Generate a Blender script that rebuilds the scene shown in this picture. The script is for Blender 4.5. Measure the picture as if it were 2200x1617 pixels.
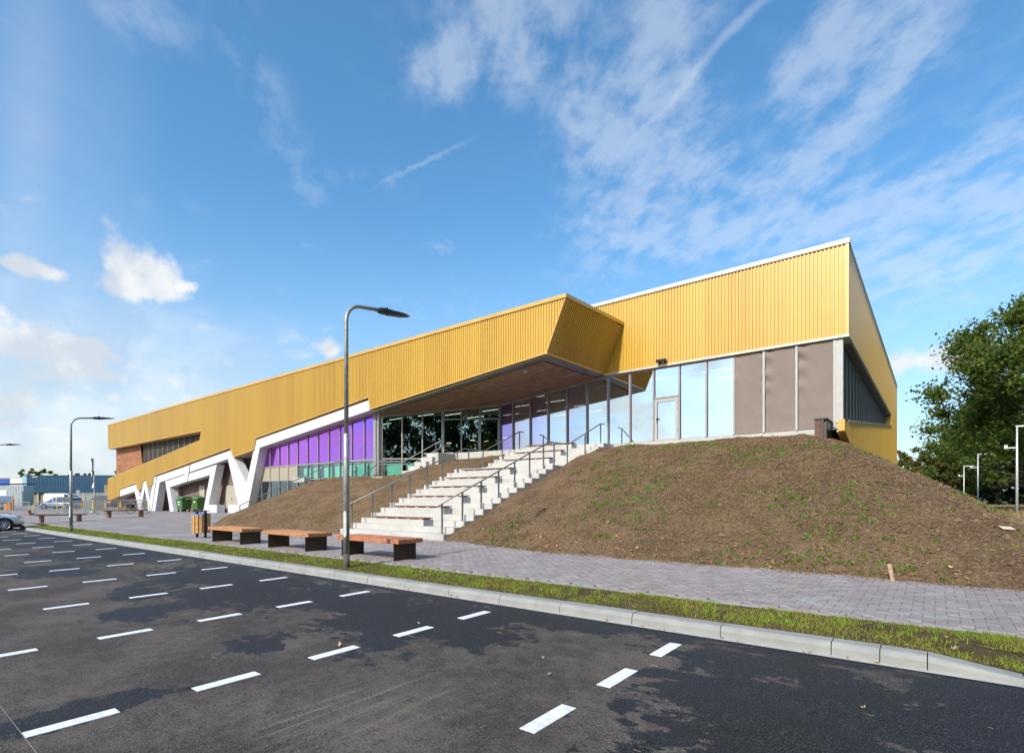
import bpy, bmesh, math, random
import numpy as np
from mathutils import Vector, Matrix, noise as mnoise

random.seed(7); rng = np.random.default_rng(7)
for o in list(bpy.data.objects): bpy.data.objects.remove(o)
sc = bpy.context.scene; COL = sc.collection
PI = math.pi; R = math.radians

# ------------------------------------------------------------------ camera, sky, sun, exposure
F, HY, TH, EYE = 1143.7, 1072.5, -0.671395, 1.5          # calibrated lens of the photograph (2200 px wide)
fx, fy = math.sin(TH), math.cos(TH)
cam = bpy.data.cameras.new('camera'); cam_o = bpy.data.objects.new('camera', cam); COL.objects.link(cam_o)
cam_o.location = (0, 0, EYE); cam_o.rotation_euler = (PI/2, 0, -TH)
cam.sensor_width = 36; cam.lens = F/2200*36; cam.shift_y = (HY-808.5)/2200; cam.clip_end = 6000; cam.clip_start = .05
sc.camera = cam_o
SUN_EL, SUN_AZ = R(37), R(177.5)                            # azimuth clockwise from +Y: behind the camera, a little right
tosun = Vector((math.sin(SUN_AZ)*math.cos(SUN_EL), math.cos(SUN_AZ)*math.cos(SUN_EL), math.sin(SUN_EL)))
sun = bpy.data.lights.new('sun', 'SUN'); sun.energy = 4.1; sun.angle = R(2.2); sun.color = (1, .94, .85)
sun_o = bpy.data.objects.new('sun', sun); COL.objects.link(sun_o); sun_o.rotation_euler = tosun.to_track_quat('Z', 'Y').to_euler()
sun_o.location = (0, -30, 40)
sc.view_settings.view_transform = 'Standard'; sc.view_settings.look = 'None'
sc.view_settings.exposure = 0.18; sc.view_settings.gamma = 1; sc.view_settings.use_curve_mapping = False

def ray(px, py):
    a = (px-1100)/F
    return (fx+a*fy, fy-a*fx, (HY-py)/F)
def onY(px, py, y):
    d = ray(px, py); t = y/d[1]; return Vector((d[0]*t, y, d[2]*t+EYE))
def onX(px, py, x):
    d = ray(px, py); t = x/d[0]; return Vector((x, d[1]*t, d[2]*t+EYE))
def far(px, d, z=0):
    r = (px-1100)/F*d
    return Vector((d*fx+r*fy, d*fy-r*fx, z))

class NT:
    """small helper to write node trees"""
    def __init__(s, nt): s.nt = nt; s.n = nt.nodes; s.l = nt.links
    def put(s, sock, v):
        if hasattr(v, 'is_output') or isinstance(v, bpy.types.NodeSocket): s.l.new(v, sock)
        elif v is not None: sock.default_value = v
    def m(s, op, a=None, b=None, c=None, clamp=False):
        n = s.n.new('ShaderNodeMath'); n.operation = op; n.use_clamp = clamp
        for i, v in enumerate((a, b, c)): s.put(n.inputs[i], v)
        return n.outputs[0]
    def vm(s, op, a=None, b=None, out=0):
        n = s.n.new('ShaderNodeVectorMath'); n.operation = op
        s.put(n.inputs[0], a); s.put(n.inputs[1], b)
        return n.outputs['Value'] if op in ('DOT_PRODUCT', 'LENGTH', 'DISTANCE') else n.outputs[0]
    def scl(s, a, f):
        n = s.n.new('ShaderNodeVectorMath'); n.operation = 'MULTIPLY'; s.put(n.inputs[0], a); n.inputs[1].default_value = f if hasattr(f, '__len__') else (f, f, f); return n.outputs[0]
    def noise(s, vec, scale=1, detail=6, rough=.55, dist=0, col=False):
        n = s.n.new('ShaderNodeTexNoise'); s.put(n.inputs['Vector'], vec); n.inputs['Scale'].default_value = scale
        n.inputs['Detail'].default_value = detail; n.inputs['Roughness'].default_value = rough; n.inputs['Distortion'].default_value = dist
        return n.outputs['Color' if col else 'Fac']
    def smooth(s, v, a, b, lo=0, hi=1):
        n = s.n.new('ShaderNodeMapRange'); n.interpolation_type = 'SMOOTHSTEP'; s.put(n.inputs[0], v)
        for i, x in enumerate((a, b, lo, hi)): n.inputs[i+1].default_value = x
        return n.outputs[0]
    def lin(s, v, a, b, lo=0, hi=1):
        n = s.n.new('ShaderNodeMapRange'); s.put(n.inputs[0], v)
        for i, x in enumerate((a, b, lo, hi)): n.inputs[i+1].default_value = x
        return n.outputs[0]
    def mix(s, f, a, b, mode='MIX'):
        n = s.n.new('ShaderNodeMix'); n.data_type = 'RGBA'; n.blend_type = mode
        s.put(n.inputs[0], f); s.put(n.inputs[6], c4(a)); s.put(n.inputs[7], c4(b)); return n.outputs[2]
    def ramp(s, f, stops):
        n = s.n.new('ShaderNodeValToRGB'); s.put(n.inputs[0], f); e = n.color_ramp.elements
        while len(e) < len(stops): e.new(.5)
        for q, (p, c) in zip(e, stops): q.position = p; q.color = c4(c)
        return n.outputs[0]
    def sep(s, v):
        n = s.n.new('ShaderNodeSeparateXYZ'); s.put(n.inputs[0], v); return n.outputs
    def comb(s, x, y, z):
        n = s.n.new('ShaderNodeCombineXYZ')
        for i, v in enumerate((x, y, z)): s.put(n.inputs[i], v)
        return n.outputs[0]
def c4(c):
    if isinstance(c, bpy.types.NodeSocket) or c is None: return c
    return tuple(c)+(1,) if len(c) == 3 else tuple(c)

# ---- world: Nishita sky with cirrus, altocumulus and cumulus laid out by direction
w = bpy.data.worlds.new('World'); sc.world = w; w.use_nodes = True
T = NT(w.node_tree); bg = T.n['Background']
sky = T.n.new('ShaderNodeTexSky'); sky.sky_type = 'NISHITA'; sky.sun_disc = False
sky.sun_elevation = SUN_EL; sky.sun_rotation = SUN_AZ; sky.air_density = 1.0; sky.dust_density = 1.2; sky.ozone_density = 2.5
hs = T.n.new('ShaderNodeHueSaturation'); hs.inputs['Hue'].default_value = .492; hs.inputs['Saturation'].default_value = 1.24; hs.inputs['Value'].default_value = 1.42; T.put(hs.inputs['Color'], sky.outputs[0])
skycol = hs.outputs[0]
D = T.n.new('ShaderNodeTexCoord').outputs['Generated']
dx, dy, dz = T.sep(D)
zc = T.m('ADD', T.m('MAXIMUM', dz, 0), .12)
flat = T.comb(T.m('DIVIDE', dx, zc), T.m('DIVIDE', dy, zc), 0)          # the cloud deck seen in perspective
warp = T.vm('ADD', D, T.scl(T.vm('SUBTRACT', T.noise(D, 9, 4, .6, col=True), (.5, .5, .5)), .035))
def blob(px, py, sx, sy, rot=0, soft=1.0, vec=None):
    d = Vector(ray(px, py)).normalized(); rt = Vector((0, 0, 1)).cross(d).normalized()*-1; up = rt.cross(d).normalized()
    if up.z < 0: up = -up
    c, s_ = math.cos(rot), math.sin(rot)
    a = rt*c+up*s_; b = up*c-rt*s_
    v = vec or D
    k = T.m('MAXIMUM', T.vm('DOT_PRODUCT', v, tuple(d)), .05)
    u = T.m('DIVIDE', T.m('DIVIDE', T.vm('DOT_PRODUCT', v, tuple(a)), k), sx)
    t = T.m('DIVIDE', T.m('DIVIDE', T.vm('DOT_PRODUCT', v, tuple(b)), k), sy)
    r2 = T.m('SQRT', T.m('ADD', T.m('MULTIPLY', u, u), T.m('MULTIPLY', t, t)))
    return T.m('SUBTRACT', soft, r2)
def union(ls):
    o = ls[0]
    for l in ls[1:]: o = T.m('SMOOTH_MAX', o, l, .25)
    return o
# cumulus heaps
nc = T.noise(D, 16, 8, .58)
cum = union([blob(262, 575, .055, .045, vec=warp), blob(320, 605, .06, .035, vec=warp), blob(290, 620, .085, .026, vec=warp), blob(390, 618, .045, .014, vec=warp),
             blob(708, 748, .036, .022, soft=1.05, vec=warp), blob(60, 575, .085, .014, vec=warp), blob(40, 740, .16, .05, vec=warp), blob(130, 800, .17, .05, vec=warp), blob(30, 860, .14, .05, vec=warp), blob(240, 850, .10, .03, vec=warp), blob(2030, 770, .10, .03, vec=warp)])
cumd = T.smooth(T.m('ADD', cum, T.m('MULTIPLY', T.m('SUBTRACT', nc, .5), 3.4)), .0, .95, 0, .95)
# low bank of clouds at the horizon, all the way round
el = T.m('ARCTAN2', dz, T.m('SQRT', T.m('ADD', T.m('MULTIPLY', dx, dx), T.m('MULTIPLY', dy, dy))))
squash = T.comb(dx, dy, T.m('MULTIPLY', dz, 2.2))
nb = T.noise(squash, 6.0, 9, .60, .3)
west = T.m('ADD', T.m('MULTIPLY', dx, -.85), T.m('MULTIPLY', dy, -.75))        # cloudier towards the west and south
bank = T.m('SUBTRACT', T.m('ADD', T.m('MULTIPLY', T.m('SUBTRACT', nb, .5), 3.6), T.m('MULTIPLY', west, .45)), T.m('MULTIPLY', el, 1.7))
bankd = T.smooth(bank, -.15, .75, 0, .85)
# cirrus and altocumulus
st = T.vm('MULTIPLY', flat, (1.0, 1.0, 1.0))
rot = T.n.new('ShaderNodeVectorRotate'); rot.rotation_type = 'Z_AXIS'; rot.inputs['Angle'].default_value = R(38); T.put(rot.inputs['Vector'], flat)
na = T.m('ADD', T.m('MULTIPLY', T.noise(T.scl(rot.outputs[0], (1.5, 2.5, 1)), 2.6, 6, .55, .2), .40), T.m('MULTIPLY', T.noise(T.scl(rot.outputs[0], (1.0, 1.35, 1)), 10, 9, .60, .1), .60))
nw = T.noise(T.scl(rot.outputs[0], (.9, .45, 1)), 1.3, 3, .5)
patch = union([blob(1300, 270, .10, .13, R(15)), blob(1420, 250, .10, .09, R(35)), blob(1390, 420, .16, .12, R(20)), blob(1480, 500, .14, .06), blob(1350, 170, .05, .04),
               blob(1700, 380, .12, .06, R(20)), blob(1740, 170, .06, .06, R(50)), blob(1860, 60, .17, .07, R(35)), blob(1900, 140, .08, .05, R(25)), blob(1830, 260, .12, .035, R(25)),
               blob(1000, 125, .11, .055, R(20)), blob(1090, 70, .13, .08), blob(1430, 60, .10, .06, R(40)),
                              blob(1800, 480, .2, .07), blob(2080, 480, .25, .11, R(15)), blob(2050, 430, .18, .05, R(20))])
wisps = union([blob(545, 170, .05, .12, R(25)), blob(640, 360, .045, .09, R(35)), blob(300, 30, .10, .05), blob(790, 385, .09, .025), blob(370, 440, .05, .03)])
cir = T.m('ADD', T.m('MULTIPLY', T.smooth(wisps, -.3, .9), .42), T.m('ADD', T.m('MULTIPLY', T.smooth(patch, -.45, .95), .95), T.m('MULTIPLY', T.smooth(nw, .45, .75), .25)))
cird = T.m('MULTIPLY', T.smooth(T.m('ADD', na, T.m('MULTIPLY', cir, .15)), .485, .72), T.m('MINIMUM', T.m('MULTIPLY', cir, .50), .36))
# veil of fallen streaks on the left and two old contrails
veil = T.m('MULTIPLY', T.smooth(blob(55, 330, .045, .34, R(-2)), 0, 1), .12)
veil = T.m('ADD', veil, T.m('MULTIPLY', T.smooth(blob(120, 250, .14, .36, R(6)), 0, 1), T.m('MULTIPLY', na, .22)))
ct1 = T.m('MULTIPLY', T.smooth(T.m('ADD', blob(905, 352, .125, .0065, R(27), vec=T.vm('ADD', D, T.scl(T.vm('SUBTRACT', T.noise(D, 60, 3, .6, col=True), (.5, .5, .5)), .008))), T.m('SUBTRACT', T.noise(D, 70, 3), .5)), .1, .9), .17)
ct2 = T.m('MULTIPLY', T.smooth(T.m('ADD', blob(1560, 85, .19, .010, R(34), vec=warp), T.m('SUBTRACT', na, .5)), 0, .9), .22)
lowleft = T.m('MULTIPLY', T.smooth(T.m('ADD', blob(40, 900, .62, .30), T.m('MULTIPLY', T.m('SUBTRACT', nb, .5), .9)), .0, .9), .55)
haze = T.m('ADD', T.m('MULTIPLY', T.smooth(el, .5, .0), .55), .02)
den = T.m('MINIMUM', T.m('ADD', T.m('ADD', cird, veil), T.m('ADD', ct1, ct2)), .8)
den2 = T.m('MAXIMUM', T.m('MAXIMUM', bankd, cumd), lowleft)
shade = T.smooth(T.noise(warp, 11, 6, .55), .36, .60)
white = T.mix(shade, (4.0, 4.4, 4.9), (5.8, 5.85, 5.8))
colr = T.mix(haze, skycol, (3.2, 4.2, 5.2)); colr = T.mix(den, colr, (5.0, 5.4, 5.9)); colr = T.mix(den2, colr, white)
T.put(bg.inputs['Color'], colr); bg.inputs['Strength'].default_value = .15

# ------------------------------------------------------------------ materials
MATS = {}
def new_mat(name):
    m = bpy.data.materials.new(name); m.use_nodes = True; MATS[name] = m
    t = NT(m.node_tree); return m, t, t.n['Principled BSDF'], t.n['Material Output']
def M(name, base, rough=.6, metal=0., var=.12, scale=4., bump=0., bscale=60., spec=.5, coat=0., island=0., dark=None, dscale=1.5, damt=0., world=False):
    m, t, p, o = new_mat(name)
    tc = t.n.new('ShaderNodeNewGeometry').outputs['Position'] if world else t.n.new('ShaderNodeTexCoord').outputs['Object']
    nz = t.noise(tc, scale, 6, .6)
    lo = tuple(c*(1-var) for c in base); hi = tuple(min(1, c*(1+var)) for c in base)
    col = t.mix(t.smooth(nz, .3, .7), lo, hi)
    if dark: col = t.mix(t.m('MULTIPLY', t.smooth(t.noise(tc, dscale, 7, .65), .5, .72), damt), col, dark)
    if island:
        g = t.n.new('ShaderNodeNewGeometry').outputs['Random Per Island']
        oi = t.n.new('ShaderNodeObjectInfo').outputs['Random']
        col = t.mix(t.m('MULTIPLY', t.m('FRACT', t.m('ADD', g, oi)), island), col, tuple(c*.45 for c in base))
    t.put(p.inputs['Base Color'], col); p.inputs['Metallic'].default_value = metal
    p.inputs['Specular IOR Level'].default_value = spec; p.inputs['Coat Weight'].default_value = coat
    t.put(p.inputs['Roughness'], t.lin(t.noise(tc, scale*3, 4), .2, .8, max(.02, rough-.08), min(1, rough+.08)))
    if bump:
        b = t.n.new('ShaderNodeBump'); b.inputs['Strength'].default_value = bump; b.inputs['Distance'].default_value = .02
        t.put(b.inputs['Height'], t.noise(tc, bscale, 5, .6)); t.put(p.inputs['Normal'], b.outputs[0])
    return m
def gold_mat(name, base, rough, metal):
    m, t, p, o = new_mat(name)
    P = t.n.new('ShaderNodeNewGeometry').outputs['Position']; x, y, z = t.sep(P)
    wn = t.n.new('ShaderNodeTexWhiteNoise'); wn.noise_dimensions = '2D'                    # each sheet has its own tone
    t.put(wn.inputs['Vector'], t.comb(t.m('FLOOR', t.m('DIVIDE', t.m('ADD', x, y), .945)), 0, 0))
    nz = t.noise(t.scl(P, (1, 1, .10)), 2.2, 5, .65)
    f = t.m('ADD', t.m('MULTIPLY', wn.outputs['Value'], .55), t.m('MULTIPLY', t.smooth(nz, .3, .7), .45))
    t.put(p.inputs['Base Color'], t.mix(f, tuple(c*f_ for c, f_ in zip(base, (.90, .84, .76))), tuple(c*1.08 for c in base)))
    p.inputs['Metallic'].default_value = metal; t.put(p.inputs['Roughness'], t.lin(nz, .2, .8, rough-.05, rough+.05))
    p.inputs['Coat Weight'].default_value = .75; t.put(p.inputs['Coat Roughness'], t.lin(wn.outputs['Value'], 0, 1, .28, .40)); p.inputs['Coat IOR'].default_value = 1.7
gold_mat('gold', (.56, .342, .026), .48, .08)
gold_mat('gold_trim', (.62, .38, .07), .45, .1)
gold_mat('bronze', (.16, .125, .05), .22, .7)
M('coping', (.64, .61, .48), .35, .3, .04)
M('white_panel', (.62, .62, .63), .35, 0, .03, .7)
M('grey_frame', (.36, .345, .31), .4, .3, .05)
M('dark_frame', (.10, .095, .085), .4, .3, .05)
M('light_frame', (.42, .415, .385), .45, .1, .05)
M('dark_gap', (.015, .014, .012), .8)
M('beige_panel', (.36, .32, .23), .5, 0, .05)
M('door_paint', (.40, .37, .28), .45, 0, .04)
M('mint', (.20, .66, .50), .35, 0, .08, 1.5)
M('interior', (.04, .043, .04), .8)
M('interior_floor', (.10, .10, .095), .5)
M('timber_soffit', (.27, .165, .085), .55, 0, .25, 3, island=.45)
M('cedar', (.40, .17, .07), .6, 0, .25, 2, island=.62)
M('concrete', (.48, .467, .425), .75, 0, .08, 1.2, .2, 60, dark=(.36, .33, .27), dscale=2.6, damt=.5)
M('shaded_step_end', (.40, .40, .39), .85, 0, .15, 6, .2, 50, dark=(.16, .15, .13), dscale=3, damt=.8)  # stained concrete with the shade of the right-hand ends put into its colour
M('kerb', (.29, .295, .275), .8, 0, .12, 3, .25, 90, dark=(.32, .31, .26), dscale=4, damt=.6)
M('gutter', (.42, .41, .38), .8, 0, .1, 8)
M('steel', (.20, .21, .20), .42, .5, .1, 6)
M('galv', (.36, .37, .345), .5, .55, .22, 9, .05, 40)
M('galv_base', (.085, .075, .06), .8, 0, .3, 12, dark=(.2, .18, .14), dscale=9, damt=.8)
M('galv_light', (.62, .63, .62), .45, .25, .1, 5)
M('lamp_head', (.022, .025, .025), .45, .1)
M('corten', (.040, .024, .013), .6, .1, .3, 9, .1, 60)
M('bench_wood', (.50, .235, .095), .5, 0, .22, 7, .06, 60, island=.3)
M('bench_wood_red', (.46, .175, .085), .5, 0, .22, 7, .06, 60, island=.3)
M('bench_brown', (.20, .085, .045), .55, 0, .2, 5)
M('seat_wood', (.22, .09, .05), .55, 0, .25, 6, island=.3)
M('bin_wood', (.58, .33, .12), .55, 0, .18, 9, island=.35)
M('black_metal', (.018, .018, .018), .4, .2)
M('blue_bag', (.02, .22, .65), .35)
M('pink_bag', (.5, .12, .2), .35)
M('container_green', (.055, .155, .032), .45, 0, .1)
M('container_lid', (.075, .17, .05), .5)
M('label_white', (.8, .8, .78), .5); M('label_red', (.6, .08, .04), .5)
M('rubber', (.015, .015, .015), .75)
M('silver_paint', (.62, .66, .72), .25, .35, .02, coat=.6)
M('bumper_silver', (.45, .44, .40), .3, .5, .02, coat=.4)
M('white_paint_car', (.75, .77, .8), .25, 0, .02, coat=.5)
M('blue_paint', (.35, .42, .55), .25, .5, .02, coat=.5)
M('red_paint', (.26, .03, .035), .25, .1, .02, coat=.5)
M('car_glass', (.03, .04, .045), .08, 0, 0, spec=.8)
M('rim', (.6, .61, .62), .3, .8)
M('headlamp', (.65, .68, .7), .1, .3, .05, spec=.9); M('tail_lamp', (.6, .02, .02), .2)
M('yellow', (.75, .55, .03), .5); M('orange_wood', (.42, .16, .06), .7)
M('blue_clad', (.022, .080, .145), .45, .1, .08, 1); M('blue_side', (.28, .45, .52), .5); M('grey_clad', (.42, .46, .45), .55, 0, .08, .5)
M('bright_blue', (.02, .09, .42), .5); M('roller_door', (.25, .20, .10), .6); M('roof_white', (.7, .7, .68), .6)
M('flag_black', (.04, .04, .045), .7); M('flag_white', (.75, .75, .78), .7)
M('dry_wood', (.42, .28, .19), .8, 0, .25, 12); M('paper', (.62, .54, .42), .8)
M('screen', (.23, .185, .15), .85, 0, .05, 2, .15, 260)
M('dark_screen', (.030, .030, .033), .5, 0, .1); M('brown_glass', (.05, .036, .025), .5, 0, .1, spec=.15)
M('bark', (.11, .085, .06), .9, 0, .35, 5, .6, 14); M('bark_light', (.23, .175, .12), .9, 0, .3, 5, .6, 14)
M('dead_leaf', (.42, .20, .075), .7, 0, .3, 20); M('dead_leaf_pale', (.55, .38, .24), .7, 0, .25, 20)
M('line_paint', (.78, .79, .80), .6, 0, .05, 14, .15, 120, dark=(.30, .29, .28), dscale=22, damt=.55, world=True)
M('road_asphalt', (.075, .078, .085), .8, 0, .15, 2); M('sign_blue', (.02, .12, .5), .4)
M('paver', (.295, .258, .246), .72, 0, .12, 3, .3, 90, island=.28, dark=(.40, .40, .41), dscale=1.3, damt=.7, world=True)
M('paver_joint', (.12, .115, .095), .9, 0, .3, 30)
m_, t_, p_, o_ = new_mat('icon'); p_.inputs['Base Color'].default_value = (.7, .8, .82, 1); p_.inputs['Alpha'].default_value = .5
def lamp_mat(name, col, s):
    m, t, p, o = new_mat(name); p.inputs['Base Color'].default_value = c4(col)
    p.inputs['Emission Color'].default_value = c4(col); p.inputs['Emission Strength'].default_value = s
lamp_mat('strip_light', (.95, 1, .98), 2.4); lamp_mat('pendant_light', (1, .85, .6), 3.0)

def glass(name, stops, refl=(.5, .9), tint=(.10, .13, .12), jitter=0.):
    """coated glass: a mirror coat whose colour shifts with the angle of view, over a dark see-through pane"""
    m, t, p, o = new_mat(name); t.n.remove(p)
    lw = t.n.new('ShaderNodeNewGeometry'); c = t.m('ABSOLUTE', t.vm('DOT_PRODUCT', lw.outputs['Normal'], lw.outputs['Incoming']))
    oi = t.n.new('ShaderNodeObjectInfo').outputs['Random']
    cc = t.m('ADD', c, t.m('MULTIPLY', t.m('SUBTRACT', oi, .5), jitter))
    col = t.ramp(cc, stops)
    g = t.n.new('ShaderNodeBsdfGlossy'); g.inputs['Roughness'].default_value = 0; t.put(g.inputs['Color'], col)
    tc = t.n.new('ShaderNodeTexCoord').outputs['Object']
    b = t.n.new('ShaderNodeBump'); b.inputs['Strength'].default_value = .012; b.inputs['Distance'].default_value = .05; t.put(b.inputs['Height'], t.noise(tc, .8, 2)); t.put(g.inputs['Normal'], b.outputs[0])
    tr = t.n.new('ShaderNodeBsdfTransparent'); tr.inputs['Color'].default_value = c4(tint)
    bf = lw.outputs['Backfacing']; t.put(tr.inputs['Color'], t.mix(bf, tint, (1, 1, 1)))
    mx = t.n.new('ShaderNodeMixShader'); t.put(mx.inputs[0], t.m('MULTIPLY', t.lin(c, 1, 0, refl[0], refl[1]), t.m('SUBTRACT', 1, bf))); t.l.new(tr.outputs[0], mx.inputs[1]); t.l.new(g.outputs[0], mx.inputs[2])
    t.l.new(mx.outputs[0], o.inputs['Surface']); return m
glass('dichroic', [(0, (.66, .20, 1.0)), (.52, (.74, .24, 1.0)), (.66, (.50, .23, 1.0)), (.755, (.36, .30, .82)), (.785, (.50, .46, .90)), (.805, (.72, .70, .95)), (.83, (.70, .86, .98)), (.86, (.86, .96, .98)), (1, (.86, .97, .97))], (.74, .90), (.52, .56, .56), .06)
glass('clear_glass', [(0, (.7, .85, .85)), (1, (.62, .85, .86))], (.42, .7), (.30, .40, .35))
glass('low_glass', [(0, (.7, .85, .85)), (1, (.62, .85, .86))], (.16, .45), (.85, .92, .9))
glass('dark_glass', [(0, (.6, .7, .7)), (1, (.5, .65, .65))], (.22, .6), (.25, .3, .28))

# asphalt with fresh dark patches and dusty worn areas
def asphalt():
    m, t, p, o = new_mat('asphalt')
    P = t.n.new('ShaderNodeNewGeometry').outputs['Position']
    x, y, z = t.sep(P)
    def el(cx, cy, rx, ry):
        u = t.m('DIVIDE', t.m('SUBTRACT', x, cx), rx); v = t.m('DIVIDE', t.m('SUBTRACT', y, cy), ry)
        return t.m('SUBTRACT', 1, t.m('SQRT', t.m('ADD', t.m('MULTIPLY', u, u), t.m('MULTIPLY', v, v))))
    ls = [el(*a) for a in ((-.75, 3.75, 1.1, 1.55), (.6, 4.0, 1.2, 1.9), (-1.0, 4.95, 1.0, .55), (-4.75, 4.35, 1.35, 1.3), (-3.6, 5.3, 1.6, .5), (-8.6, 4.2, 2.3, 1.5), (-6.6, 4.6, 1.5, .85), (-11.2, 4.6, 2.2, 1.4),
                           (-8.1, 2.43, .62, .5), (-4.72, 1.0, .30, .85), (-5.3, 2.6, .45, .32), (-18, 4.6, 4, 1.8), (-26, 4.4, 5, 2), (-14.6, 2.8, 1.6, .8), (-9.8, 2.9, .9, .4))]
    ls.append(t.m('MULTIPLY', t.m('SUBTRACT', y, 5.22), 1.6))
    u = ls[0]
    for q in ls[1:]: u = t.m('MAXIMUM', u, q)
    nz = t.noise(P, 1.5, 12, .66, .25); ny = t.noise(t.scl(P, (.7, 1.3, 1)), 6, 9, .72)
    e = t.m('ADD', u, t.m('ADD', t.m('MULTIPLY', t.m('SUBTRACT', nz, .5), 2.9), t.m('MULTIPLY', t.m('SUBTRACT', ny, .5), 1.9)))
    mask = t.smooth(e, .10, .17)
    grit = t.noise(P, 120, 2, .6); grit2 = t.noise(P, 48, 4, .75)
    dust = t.smooth(t.m('ADD', t.m('MULTIPLY', t.noise(P, .8, 8, .62), .6), t.m('MULTIPLY', t.noise(P, 7, 8, .7), .4)), .40, .64)
    drag = t.smooth(t.noise(t.scl(P, (9, .35, 1)), 1.8, 5, .6), .50, .68)            # scraped streaks running along the bays
    dragm = t.m('MULTIPLY', drag, t.smooth(el(-3.15, 2.3, .65, 1.35), .0, .6))
    old = t.mix(dust, (.046, .0385, .032), (.125, .103, .083))
    old = t.mix(t.m('MULTIPLY', dragm, .7), old, (.20, .17, .13))
    new = t.mix(t.smooth(t.noise(P, .6, 3), .35, .65), (.0095, .010, .0115), (.012, .015, .022))
    col = t.mix(mask, old, new)
    col = t.mix(t.m('MULTIPLY', t.smooth(grit, .52, .68), t.lin(mask, 0, 1, .75, .5)), col, (.21, .205, .20))
    col = t.mix(t.m('MULTIPLY', t.smooth(grit2, .50, .33), .8), col, (.008, .008, .008))
    t.put(p.inputs['Base Color'], col); t.put(p.inputs['Roughness'], t.lin(mask, 0, 1, .88, .62)); p.inputs['Specular IOR Level'].default_value = .28
    b = t.n.new('ShaderNodeBump'); b.inputs['Strength'].default_value = .75; b.inputs['Distance'].default_value = .012
    t.put(b.inputs['Height'], t.m('ADD', grit2, t.m('MULTIPLY', grit, .6))); t.put(p.inputs['Normal'], b.outputs[0])
asphalt()
def soil(name, a, b_, c, green, gamt):
    m, t, p, o = new_mat(name)
    P = t.n.new('ShaderNodeNewGeometry').outputs['Position']
    col = t.mix(t.smooth(t.noise(P, .9, 8, .65), .35, .65), a, b_)
    col = t.mix(t.smooth(t.noise(P, 17, 8, .78), .5, .66), col, c)
    col = t.mix(t.smooth(t.noise(P, 13, 8, .78), .47, .33), col, tuple(q*.35 for q in a))
    col = t.mix(t.m('MULTIPLY', t.smooth(t.noise(P, 2.3, 8, .7), .56, .72), gamt), col, green)
    t.put(p.inputs['Base Color'], col); p.inputs['Roughness'].default_value = .95; p.inputs['Specular IOR Level'].default_value = .15
    b = t.n.new('ShaderNodeBump'); b.inputs['Strength'].default_value = .9; b.inputs['Distance'].default_value = .05
    t.put(b.inputs['Height'], t.m('ADD', t.noise(P, 26, 8, .72), t.noise(P, 7, 4, .6))); t.put(p.inputs['Normal'], b.outputs[0])
soil('soil', (.122, .074, .040), (.200, .130, .073), (.36, .255, .15), (.14, .15, .045), .25)
soil('verge_soil', (.085, .062, .033), (.13, .10, .043), (.20, .17, .065), (.17, .19, .035), 1)
soil('field', (.085, .095, .035), (.12, .115, .05), (.16, .14, .07), (.07, .11, .025), .8)
def plaza_mat():
    m, t, p, o = new_mat('plaza_paving')
    P = t.n.new('ShaderNodeNewGeometry').outputs['Position']
    br = t.n.new('ShaderNodeTexBrick'); br.offset = .5; t.put(br.inputs['Vector'], P); br.inputs['Scale'].default_value = 1
    br.inputs['Brick Width'].default_value = .21; br.inputs['Row Height'].default_value = .105; br.inputs['Mortar Size'].default_value = .006
    for k, v in (('Color1', (.275, .252, .248)), ('Color2', (.215, .195, .198)), ('Mortar', (.13, .12, .10))): br.inputs[k].default_value = c4(v)
    col = t.mix(t.m('MULTIPLY', t.smooth(t.noise(P, .55, 7, .62), .45, .68), .6), br.outputs[0], (.36, .35, .345))
    col = t.mix(t.m('MULTIPLY', t.smooth(t.noise(P, .3, 5, .6), .6, .72), .5), col, (.33, .27, .19))
    t.put(p.inputs['Base Color'], col); p.inputs['Roughness'].default_value = .75
    b = t.n.new('ShaderNodeBump'); b.inputs['Strength'].default_value = .4; b.inputs['Distance'].default_value = .01
    t.put(b.inputs['Height'], t.m('SUBTRACT', 1, br.outputs['Fac'])); t.put(p.inputs['Normal'], b.outputs[0])
plaza_mat()
def brick_mat():
    m, t, p, o = new_mat('brick')
    tc = t.n.new('ShaderNodeTexCoord').outputs['Object']; x, y, z = t.sep(tc)
    br = t.n.new('ShaderNodeTexBrick'); t.put(br.inputs['Vector'], t.comb(t.m('ADD', x, y), z, 0)); br.inputs['Scale'].default_value = 1
    br.inputs['Brick Width'].default_value = .22; br.inputs['Row Height'].default_value = .065; br.inputs['Mortar Size'].default_value = .007
    for k, v in (('Color1', (.17, .10, .075)), ('Color2', (.26, .17, .13)), ('Mortar', (.12, .10, .085))): br.inputs[k].default_value = c4(v)
    t.put(p.inputs['Base Color'], br.outputs[0]); p.inputs['Roughness'].default_value = .85
    b = t.n.new('ShaderNodeBump'); b.inputs['Strength'].default_value = .6; b.inputs['Distance'].default_value = .01
    t.put(b.inputs['Height'], t.m('SUBTRACT', 1, br.outputs['Fac'])); t.put(p.inputs['Normal'], b.outputs[0])
brick_mat()
M('brick_red', (.20, .115, .09), .85, 0, .25, 9, .2, 60, island=.5); M('mortar', (.13, .115, .10), .9)
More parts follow.
